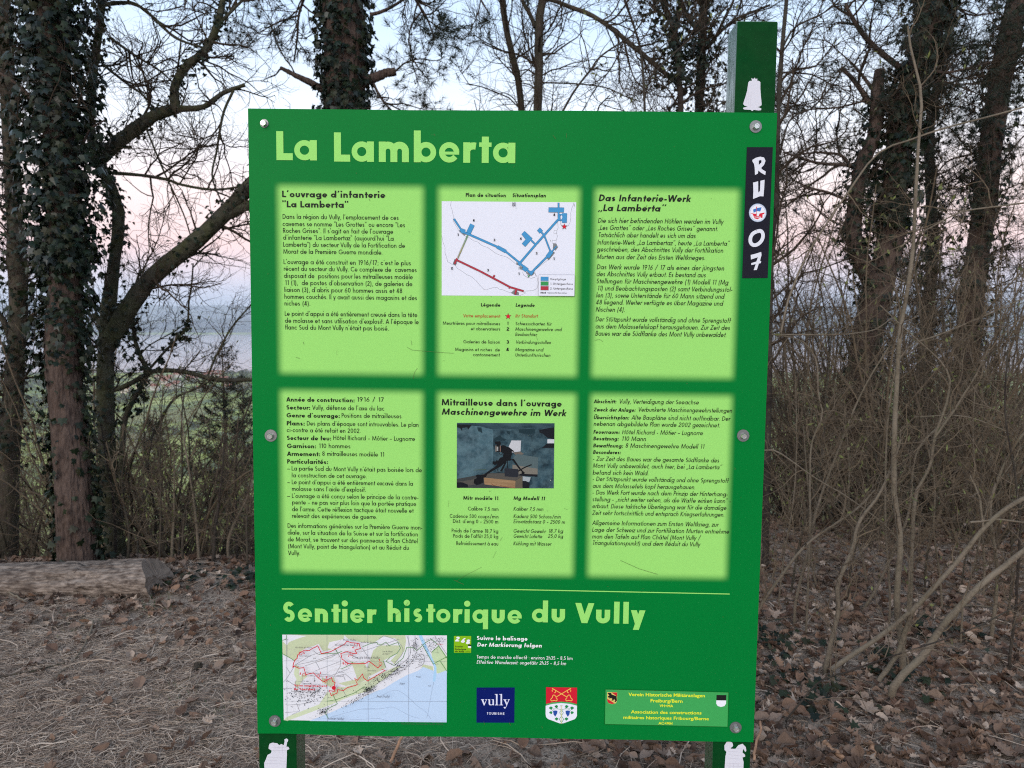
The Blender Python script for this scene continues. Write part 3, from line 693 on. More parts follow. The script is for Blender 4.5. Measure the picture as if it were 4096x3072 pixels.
brush('brushwood', 'brushwood hidden mostly behind the board', 240, (1080, 3000), (5.2, 9), (1.2, 2.5), 'twig', 300)

# young conifers on the slope
def fir(x, y, h, label):
    g = np.array((x, y, float(T(x, y)))); root = empty('conifer', g, label, 'tree')
    P = np.stack([np.full(10, x), np.full(10, y), g[2]+np.linspace(0, h, 10)], 1)
    V, f = tubes(P[None], np.linspace(.03*h**.5, .004, 10)[None], 6); mesh_np('trunk', V, [f], M['bark'], root, True, g)
    n = int(34*h); t = rng.uniform(.12, 1, n); a = rng.uniform(0, 6.28, n); ln = (1-t)*h*.30+.08
    d = np.stack([np.cos(a), np.sin(a), np.full(n, .25)], 1); p = [np.stack([np.full(n, x), np.full(n, y), g[2]+t*h], 1)]
    for k in range(6):
        d[:, 2] += .05; p.append(p[-1]+nrm(d)*(ln/6)[:, None])
    B = np.stack(p, 1); R = np.full((n, 7), .004)
    s1, r1 = grow(B, R, n*10, (.05, .16), ang=(30, 60), r0=(.002, .0012), Q=3, wig=.05)
    V, f = merge([tubes(B, R, 3), tubes(s1, r1, 3)]); o = mesh_np('branches', V, [f], M['darkt'], root, False, g); o['kind'] = 'stuff'
    m = n*150; i = rng.integers(len(s1), size=m); k = rng.integers(0, 3, size=m)
    V, f = needle_tris(s1[i, k], nrm(s1[i, 2]-s1[i, 0])+rng.normal(size=(m, 3))*.7, rng.uniform(.04, .08, m), .005)
    o = mesh_np('needles', V, [f], M['needle'], root, False, g); o['kind'] = 'stuff'
x_, y_ = px_x(911, 9.0), 9.0
fir(x_, y_, (CAMZ-9.0*math.tan(math.radians(2.2)))-float(T(x_, y_)), 'small conifer poking up below the lake, close to the board')
x_, y_ = px_x(985, 10.5), 10.5
fir(x_, y_, (CAMZ-10.5*math.tan(math.radians(5.0)))-float(T(x_, y_)), 'second young conifer half hidden by the board edge')
x_, y_ = px_x(640, 12), 12
fir(x_, y_, (CAMZ-12*math.tan(math.radians(7.5)))-float(T(x_, y_)), 'low bushy conifer lower on the slope below the lake view')

# ------------------------------------------------------------------ village by the lake
M['wallh'] = mat('house_wall', (.62, .56, .48), .9, .2, obrand=[(.7, .66, .6), (.6, .5, .42), (.72, .62, .5)])
M['roofh'] = mat('roof_tiles', (.32, .12, .08), .9, .2, noise=(.8, (.22, .09, .06), .8))
M['paneh'] = mat('window_glass_far', (.05, .06, .08), .2, .5)
gr = 'houses of the lakeside village'
for k in range(26):
    y = rng.uniform(1180, 1560); pxl = rng.uniform(500, 1080) if k < 22 else rng.uniform(300, 1100)
    x = px_x(pxl, y); W_, D_, H_ = rng.uniform(12, 22), rng.uniform(9, 14), rng.uniform(6, 9); g = (x, y, float(T(x, y)))
    root = empty('house', g, 'pale house with red tiled roof in the village by the lake', 'house', gr); root.rotation_euler = (0, 0, rng.uniform(-.5, .5))
    a, b = W_/2, D_/2
    V = [(-a, -b, -1), (a, -b, -1), (a, b, -1), (-a, b, -1), (-a, -b, H_), (a, -b, H_), (a, b, H_), (-a, b, H_), (-a, 0, H_+b*.6), (a, 0, H_+b*.6)]
    mesh_np('wall', V, [[(0, 1, 5, 4), (2, 3, 7, 6)], [(1, 2, 6, 9, 5), (3, 0, 4, 8, 7)]], M['wallh'], root)
    e = .8; h2 = H_-.3
    V = [(-a-e, -b-e, h2), (a+e, -b-e, h2), (a+e, 0, H_+b*.6+.35), (-a-e, 0, H_+b*.6+.35), (a+e, b+e, h2), (-a-e, b+e, h2)]
    V = V+[(q[0], q[1], q[2]-.25) for q in V]
    mesh_np('roof', V, [[(0, 1, 2, 3), (3, 2, 4, 5), (6, 9, 8, 7), (9, 11, 10, 8), (0, 6, 7, 1), (5, 4, 10, 11)]], M['roofh'], root)
    for q in range(3):
        xx = -a+W_*(q+1)/4
        mesh_np('window', [(xx-.7, -b-.06, H_*.45), (xx+.7, -b-.06, H_*.45), (xx+.7, -b-.06, H_*.45+1.6), (xx-.7, -b-.06, H_*.45+1.6)], [[(0, 1, 2, 3)]], M['paneh'], root)
# lakeside trees as bare dots of crown
n = 5200; x = rng.uniform(-1100, -350, n); y = rng.uniform(700, 1640, n); keep = noise2(x, y, .02, 9) > .15; x, y = x[keep], y[keep]; n = len(x)
pos = np.repeat(np.stack([x, y, T(x, y)], 1), 26, 0); hh = np.repeat(rng.uniform(5, 12, n), 26)
pos = pos+rng.normal(size=pos.shape)*np.array([1, 1, .5])*hh[:, None]*.22+np.array([0, 0, 1])*hh[:, None]*.55
V, f = tri_leaves(pos, rng.normal(size=pos.shape), hh*.28, hh*.2)
M['farwood'] = mat('far_foliage', (.08, .085, .045), .9, .1, rand=[(.045, .05, .03), (.08, .085, .045), (.11, .10, .06)])
o = mesh_np('woodland', V, [f], M['farwood']); tag(o, 'hedges and copses dotting the valley fields before the lake', 'woodland', None, 'stuff')
# ------------------------------------------------------------------ single ivy leaves picked out as parts
imesh = []
for v in range(5):
    V, f = leaf_cloud(np.zeros((1, 3)), np.array([[0, -1., 0]]), np.ones(1), spin=.2)
    o = mesh_np('ivy_leaf_shape', V, [f], M['ivyo'], smooth=False); imesh.append(o.data); bpy.data.objects.remove(o)
for root, g, pos, nor, sz in SINGLE:
    for p, n_, s in zip(pos, nor, sz):
        o = bpy.data.objects.new('ivy_leaf', imesh[random.randrange(5)]); COL.objects.link(o); o.parent = root
        n_ = n_/np.linalg.norm(n_)
        t = np.array((0, 0, -1.))+rng.normal(size=3)*.3; t = t-n_*np.dot(t, n_); t /= np.linalg.norm(t)
        # local -Y is the normal, local -Z the tip
        ay, az = -n_, -t; ax = np.cross(ay, az)
        mm = Matrix([[ax[k], ay[k], az[k]] for k in range(3)]).to_4x4()
        o.matrix_local = Matrix.Translation(Vector(p-g)) @ mm @ Matrix.Scale(float(s), 4)

# ------------------------------------------------------------------ fallen leaves
def outline(kind):
    if kind == 0:   # oak
        a = [(0, -.05), (.10, .08), (.22, .12), (.14, .24), (.30, .34), (.17, .44), (.32, .58), (.17, .66), (.22, .84), (.08, .86), (0, 1)]
    elif kind == 1: # beech
        a = [(0, -.06), (.08, .02), (.22, .15), (.32, .38), (.31, .58), (.20, .80), (.08, .93), (0, 1)]
    else:           # maple
        a = [(0, -.08), (.06, .10), (.38, .02), (.30, .22), (.55, .40), (.36, .46), (.40, .66), (.20, .58), (.14, .76), (0, 1)]
    return np.array(a+[(-x, y) for x, y in a[-2:0:-1]])
SHP = [outline(k) for k in range(3)]
def ground_leaf_shape(kind, curl):
    s = SHP[kind]; k = len(s); x = s[:, 0]*1.15; y = s[:, 1]-.5
    z = curl*(x*x*1.6+.5*y*y)+np.abs(x)*.15*curl+rng.normal(size=k)*.05*curl
    mid = np.array([(0, yy, .02+curl*.35*yy*yy) for yy in (-.25, .02, .28)])
    V = np.vstack([np.stack([x, y, z], 1), mid]); f = []; cs = []
    for i in range(k):
        j = (i+1) % k; ym = (y[i]+y[j])/2; c = k+(0 if ym < -.13 else 1 if ym < .16 else 2)
        f.append((i, j, c))
        cs.append(c)
    for i in range(k):
        if cs[i-1] != cs[i]: f.append((i, cs[i], cs[i-1]))
    return V, np.array(f), k
def leaf_density(x, y):
    # many at the right and along the rim at the left, few on the trodden path
    right = 1/(1+np.exp(-(x-(.15+.12*np.sin(y*3)))*5)); rim = 1/(1+np.exp(-(y-3.45-.15*np.sin(x*2))*5))
    return np.clip(.06+.10*np.clip(noise2(x, y, 3.0, 61), 0, 1)+.95*right+.95*rim*(.7+.3*right), 0, 1)
def scatter(n, xr, yr, dens):
    out = []
    while sum(len(a) for a in out) < n:
        x = rng.uniform(*xr, n*2); y = rng.uniform(*yr, n*2); x = x*y/4.0
        k = rng.random(n*2) < dens(x, y); out.append(np.stack([x[k], y[k]], 1))
    return np.concatenate(out)[:n]
def leaf_frames(xy, lift=(.004, .03), tilt=.42):
    n = len(xy); x, y = xy[:, 0], xy[:, 1]; z = T(x, y)+rng.uniform(*lift, n)
    a = rng.uniform(0, 6.28, n); up = nrm(np.stack([rng.normal(size=n)*tilt, rng.normal(size=n)*tilt, np.ones(n)], 1))
    e = (T(x, y+.05)-T(x, y-.05))/.1; up = nrm(up+np.stack([0*e, -e, 0*e], 1))
    d = np.stack([np.cos(a), np.sin(a), 0*a], 1); d = nrm(d-up*np.sum(d*up, 1, keepdims=True)); s = np.cross(d, up)
    return np.stack([x, y, z], 1), s, d, up
shapes = [ground_leaf_shape((0, 1, 1, 0, 1, 0, 1, 0, 2)[k], c) for k, c in enumerate((.5, .9, 1.3, 1.9, -.9, .8, 1.5, -1.3, .6))]
N = 44000
xy = scatter(N, (-4.6, 4.6), (1.75, 9.5), leaf_density)
pos, s, d, up = leaf_frames(xy); sz = rng.uniform(.026, .070, N)*np.where(rng.random(N) < .3, .6, 1); which = rng.integers(len(shapes), size=N)
vis = (pos[:, 1] < 4.6) & (np.abs(pos[:, 0]) < pos[:, 1]*.74) & (pos[:, 1] > 2.1) & ((pos[:, 0] > .12*pos[:, 1]) | (pos[:, 0] < -.42*pos[:, 1]+.0) | (pos[:, 1] < 2.5))
score = np.where(vis, sz/pos[:, 1]+.002*(pos[:, 2]), 0); top = np.argsort(-score)[:280]
lm = []
for V, f, k in shapes:
    o = mesh_np('fallen_leaf_shape', V, [f], M['leafo']); lm.append(o.data); bpy.data.objects.remove(o)
for i in top:
    o = bpy.data.objects.new('fallen_leaf', lm[which[i]]); COL.objects.link(o); o.parent = ground
    mm = Matrix([[s[i][k], d[i][k], up[i][k]] for k in range(3)]).to_4x4()
    o.matrix_local = Matrix.Translation(Vector(pos[i]+np.array((0, 0, .012)))) @ mm @ Matrix.Scale(float(sz[i]), 4)
rest = np.ones(N, bool); rest[top] = False; parts = []
for q, (V, f, k) in enumerate(shapes):
    m = rest & (which == q); n = m.sum(); sc = sz[m][:, None, None]
    W_ = pos[m][:, None]+sc*(V[None, :, 0:1]*s[m][:, None]+V[None, :, 1:2]*d[m][:, None]+V[None, :, 2:3]*up[m][:, None])
    ff = f[None]+(np.arange(n)*len(V))[:, None, None]; parts.append((W_.reshape(-1, 3), ff.reshape(-1, 3)))
V, f = merge(parts)
o = mesh_np('leaf_litter', V, [f], M['leaf'], ground); o['kind'] = 'stuff'

# dry pine needles and twiglets over the path
def straw(n, xr, yr, dens, name, Lr, wr, arch=.006, matn='straw'):
    xy = scatter(n, xr, yr, dens); x, y = xy[:, 0], xy[:, 1]; a = rng.uniform(0, 6.28, n)
    cur = rng.normal(size=n)*.5; L = rng.uniform(*Lr, n); P = []
    px, py = x.copy(), y.copy()
    tz = rng.uniform(.0, .014, n); sl = rng.normal(size=n)*.10
    for k in range(4):
        t = k/3
        z = T(px, py)+.004+tz+4*t*(1-t)*arch*rng.uniform(.2, 1.5, n)+sl*L*(t-.5)*.6
        P.append(np.stack([px, py, z], 1)); aa = a+cur*t*1.6
        px = px+np.cos(aa)*L/3; py = py+np.sin(aa)*L/3
    P = np.stack(P, 1); w_ = rng.uniform(*wr, n)[:, None]*np.array([[1, .9, .8, .5]])
    V, f = tubes(P, w_, 3)
    o = mesh_np(name, V, [f], M[matn], ground); o['kind'] = 'stuff'
path = lambda x, y: np.clip(1.15-leaf_density(x, y), .06, 1)*np.clip(.55+.75*noise2(x, y, 2.6, 60), .08, 1)
straw(34000, (-4.4, 2.2), (1.8, 5.0), path, 'needle_litter', (.04, .11), (.0007, .0014))
straw(1500, (-4.4, 4.4), (1.8, 5.4), lambda x, y: np.ones_like(x), 'twig_litter', (.08, .30), (.0012, .0028), .012)

# grass tufts on the path
def tuft(px, py, label, n=60, r=.06, h=.05):
    b = at(px, py, 1); d = b-np.array((0, 0, CAMZ)); k = CAMZ/-d[2]; p = np.array((0, 0, CAMZ))+d*k
    g = np.array((p[0], p[1], float(T(p[0], p[1]))))
    q = rng.normal(size=(n, 2))*r; pos = np.stack([g[0]+q[:, 0], g[1]+q[:, 1], T(g[0]+q[:, 0], g[1]+q[:, 1])], 1)
    V, f = needle_tris(pos, rng.normal(size=(n, 3))*.45+np.array([0, 0, 1.]), rng.uniform(h*.5, h*1.3, n), .0016)
    o = mesh_np('grass_tuft', V, [f], M['grass'], None, False, g); o.location = tuple(g)
    tag(o, label, 'grass', None, 'stuff')
tuft(605, 2430, 'green grass tuft in front of the cut end of the log')
tuft(720, 2765, 'small flattened grass tuft on the path beside the board', 90, .05, .035)
tuft(310, 2480, 'sparse grass tuft on the path in front of the log middle', 60, .09, .035)
tuft(860, 2860, 'tiny grass tuft on the path low beside the board', 40, .05, .03)
tuft(320, 2515, 'thin greenish grass blades flat on the path', 40, .07, .025)

# creeping ivy and seedlings in the leaf litter at the right
def ground_ivy(px, py, n, r, label):
    d = at(px, py, 1)-np.array((0, 0, CAMZ)); p = np.array((0, 0, CAMZ))+d*(CAMZ/-d[2]); g = np.array((p[0], p[1], float(T(p[0], p[1]))))
    q = rng.normal(size=(n, 2))*r; x, y = g[0]+q[:, 0], g[1]+q[:, 1]; pos = np.stack([x, y, T(x, y)+rng.uniform(.02, .05, n)], 1)
    V, f = leaf_cloud(pos, rng.normal(size=(n, 3))*.35+np.array([0, -.25, 1.]), rng.uniform(.025, .05, n), down=False)
    o = mesh_np('ground_ivy', V, [f], M['ivy'], None, False, g); o.location = tuple(g); tag(o, label, 'ivy', None, 'stuff')
ground_ivy(3060, 2560, 60, .10, 'dark ivy creeping at the lower right edge of the board')
ground_ivy(3640, 2730, 34, .07, 'patch of ivy at the foot of the nearest leaning stem')
ground_ivy(3520, 2620, 22, .05, 'small ivy patch between the leaning stems')
ground_ivy(3170, 2740, 34, .12, 'ivy leaves among dead leaves right of the board')
ground_ivy(3280, 2830, 22, .09, 'ivy leaves low in the litter right of the board')
ground_ivy(3800, 2560, 30, .10, 'ivy patch behind the nearest leaning stem')
ground_ivy(1000, 2330, 60, .10, 'ivy at the rim of the slope by the left edge of the board')
ground_ivy(700, 2340, 30, .10, 'ivy leaves behind the cut end of the log')

def stick(pts, w0, w1, d, label, m='palebark', name='fallen_stick'):
    L, R = limb(pts, w0, w1, d, .05); g = L[0].copy(); V, f = tubes(L[None], R[None], 7)
    o = mesh_np(name, V, [f], M[m], None, True, g); o.location = tuple(g); return tag(o, label, 'stick')
def onground(px, py, lift=.02):
    d = at(px, py, 1)-np.array((0, 0, CAMZ)); p = np.array((0, 0, CAMZ))+d*(CAMZ/-d[2]); return np.array((p[0], p[1], float(T(p[0], p[1]))+lift))
def gstick(pts, r0, r1, label, m='palebark', cat='stick', name='fallen_stick'):
    P = resample([onground(*q) for q in pts], 16)+rng.normal(size=(16, 3))*r0*.25; R = np.linspace(r0, r1, 16); g = P[0].copy()
    V, f = tubes(P[None], R[None], 8); V2 = V
    o = mesh_np(name, V2, [f], M[m], None, True, g); o.location = tuple(g); return tag(o, label, cat)
M['rawwood'] = mat('raw_wood', (.38, .22, .13), .8, .2, noise=[(30, (.22, .13, .08), .8, 5, (1, 1, .3))])
gstick([(1560, 3075, .01), (1600, 3030, .05), (1660, 2985, .09), (1740, 2955, .08)], .006, .004, 'bent stick with pale broken bark under the middle of the board', 'rawwood')
gstick([(3015, 3070, .03), (3022, 3030, .05), (3040, 2990, .07), (3036, 2965, .08)], .005, .004, 'thin orange peeled stick standing beside the right post', 'rawwood')
gstick([(3295, 2995), (3330, 3025), (3370, 3060)], .013, .010, 'pale barkless stick end in the leaves at the bottom right', 'rawwood')
gstick([(3480, 2990), (3490, 3020), (3500, 3050)], .010, .007, 'short orange splinter of wood in the leaves', 'rawwood')
gstick([(3505, 3015), (3540, 3045), (3570, 3080)], .014, .012, 'broken brown stick lying at the bottom right', 'bark')
gstick([(375, 2490, .03), (350, 2560, .02), (300, 2640, .02), (200, 2740, .015)], .005, .003, 'long thin pale stick lying on the path', 'palebark')
gstick([(0, 2370, .03), (60, 2395, .03), (110, 2420, .02)], .006, .004, 'thin pale stick in front of the log at the left edge', 'palebark')
gstick([(0, 2730), (130, 2700), (260, 2660)], .005, .003, 'thin dark stick lying on the path at the left edge', 'bark')
gstick([(3650, 2430), (3800, 2436), (3960, 2440)], .007, .005, 'thin pale stick lying level behind the leaning stems', 'palebark')

# pine cone
g = onground(790, 2680, .02)
th = np.linspace(0, 1, 60); an = np.arange(60)*2.4; rr = .019*np.sin(np.pi*(th*.85+.1)); V = []; f = []
root = empty('pine_cone', g, 'small dark pine cone lying on the path left of the board', 'pine cone')
cx = np.stack([rr*np.cos(an), (th-.5)*.05, rr*np.sin(an)], 1); o_ = nrm(np.stack([np.cos(an), .6+0*an, np.sin(an)], 1))
sc_, ff_ = tri_leaves(cx*.6, o_, np.full(60, .014), np.full(60, .012))
so = mesh_np('scales', sc_, [ff_], M['bark'], root)
P = np.zeros((1, 8, 3)); P[0, :, 1] = np.linspace(-.026, .026, 8); V, f = tubes(P, .013*np.sin(np.linspace(.15, 3.0, 8))[None], 8); mesh_np('core', V, [f], M['darkbark'], root, True)

# ------------------------------------------------------------------ log
M['log'] = mat('weathered_wood', (.29, .235, .19), .9, .15, noise=[(16, (.10, .075, .058), .9, 9, (.6, 1, 1)), (5, (.36, .30, .25), .7, 7), (60, (.055, .04, .032), .9, 6, (.3, 1, 1))], bump=(24, 1.0, .04, (.22, 1, 1)))
M['logend'] = mat('log_cut_end', (.20, .16, .13), .9, .15, noise=[(10, (.12, .095, .078), .8), (40, (.16, .13, .10), .5)], bump=(60, .7, .01))
d_ = 4.22
eL, eR = at(-620, 2350, d_+.15), at(655, 2306, d_-.02)
nl, ns = 60, 40; ax = nrm(eR-eL); side = nrm(np.cross(ax, np.array((0, 0, 1.)))); upv = np.cross(side, ax)
Lg = np.linalg.norm(eR-eL); u = np.linspace(0, Lg, nl); a = np.linspace(0, 2*np.pi, ns, endpoint=False)
U, A = np.meshgrid(u, a, indexing='ij')
r = .146*(1+.05*noise2(U*1.0, np.cos(A)*.4+np.sin(A)*.3, 3, 40)+.035*noise2(U*2, A, 2.5, 41)); r = r*(1-.10*np.clip(U/Lg-.7, 0, 1)) 
zz = np.sin(A); top = np.clip(zz, 0, 1)
r = r*(1-.16*top**2)*(1-.22*np.exp(-((A-1.9-.18*np.sin(U*3))/.07)**2)*np.clip(noise2(U*2.2, A*0, 1.4, 44)+.6, 0, 1))-.020*((noise2(U*3, A*2, 2, 42) > .55) & (zz > -.2))
# the near end is cut at a slant
cutoff = Lg-.02-.17*np.clip(.25-np.sin(A)*.35-np.cos(A)*.85*1, 0, 1.3)*0 - .20*np.clip((np.cos(A)*-.2+np.sin(A)*.5), 0, 1)
U2 = U*(cutoff/Lg)
C = eL[None, None]+ax*U2[..., None]
Pg = C+side*(np.cos(A)*r)[..., None]*1.06+upv*(np.sin(A)*r)[..., None]*.86
gl = np.array((eR[0]-.6, eR[1], float(T(eR[0]-.6, eR[1]))))
root = empty('log', gl, 'barkless weathered fallen log lying along the rim at the left', 'log')
q = np.arange(nl-1)[:, None]*ns; k = np.arange(ns)[None]; f = np.stack([q+k, q+ns+k, q+ns+(k+1) % ns, q+(k+1) % ns], -1).reshape(-1, 4)
zl = Pg.reshape(-1, 3); 
mesh_np('log_body', zl, [f], M['log'], root, True, gl)
ring = Pg[-1]; cen = ring.mean(0); rings = [ring*1.0]
for s_ in (.75, .45, .2): rings.append(cen+(ring-cen)*s_+ax*(.012*(1-s_))+rng.normal(size=ring.shape)*.003)
V = np.vstack(rings+[cen[None]+ax*.01]); f = [(i*ns+k_, i*ns+(k_+1) % ns, (i+1)*ns+(k_+1) % ns, (i+1)*ns+k_) for i in range(3) for k_ in range(ns)]
t3 = [(3*ns+k_, 3*ns+(k_+1) % ns, 4*ns) for k_ in range(ns)]
mesh_np('cut_end', V, [f, t3], M['logend'], root, False, gl)
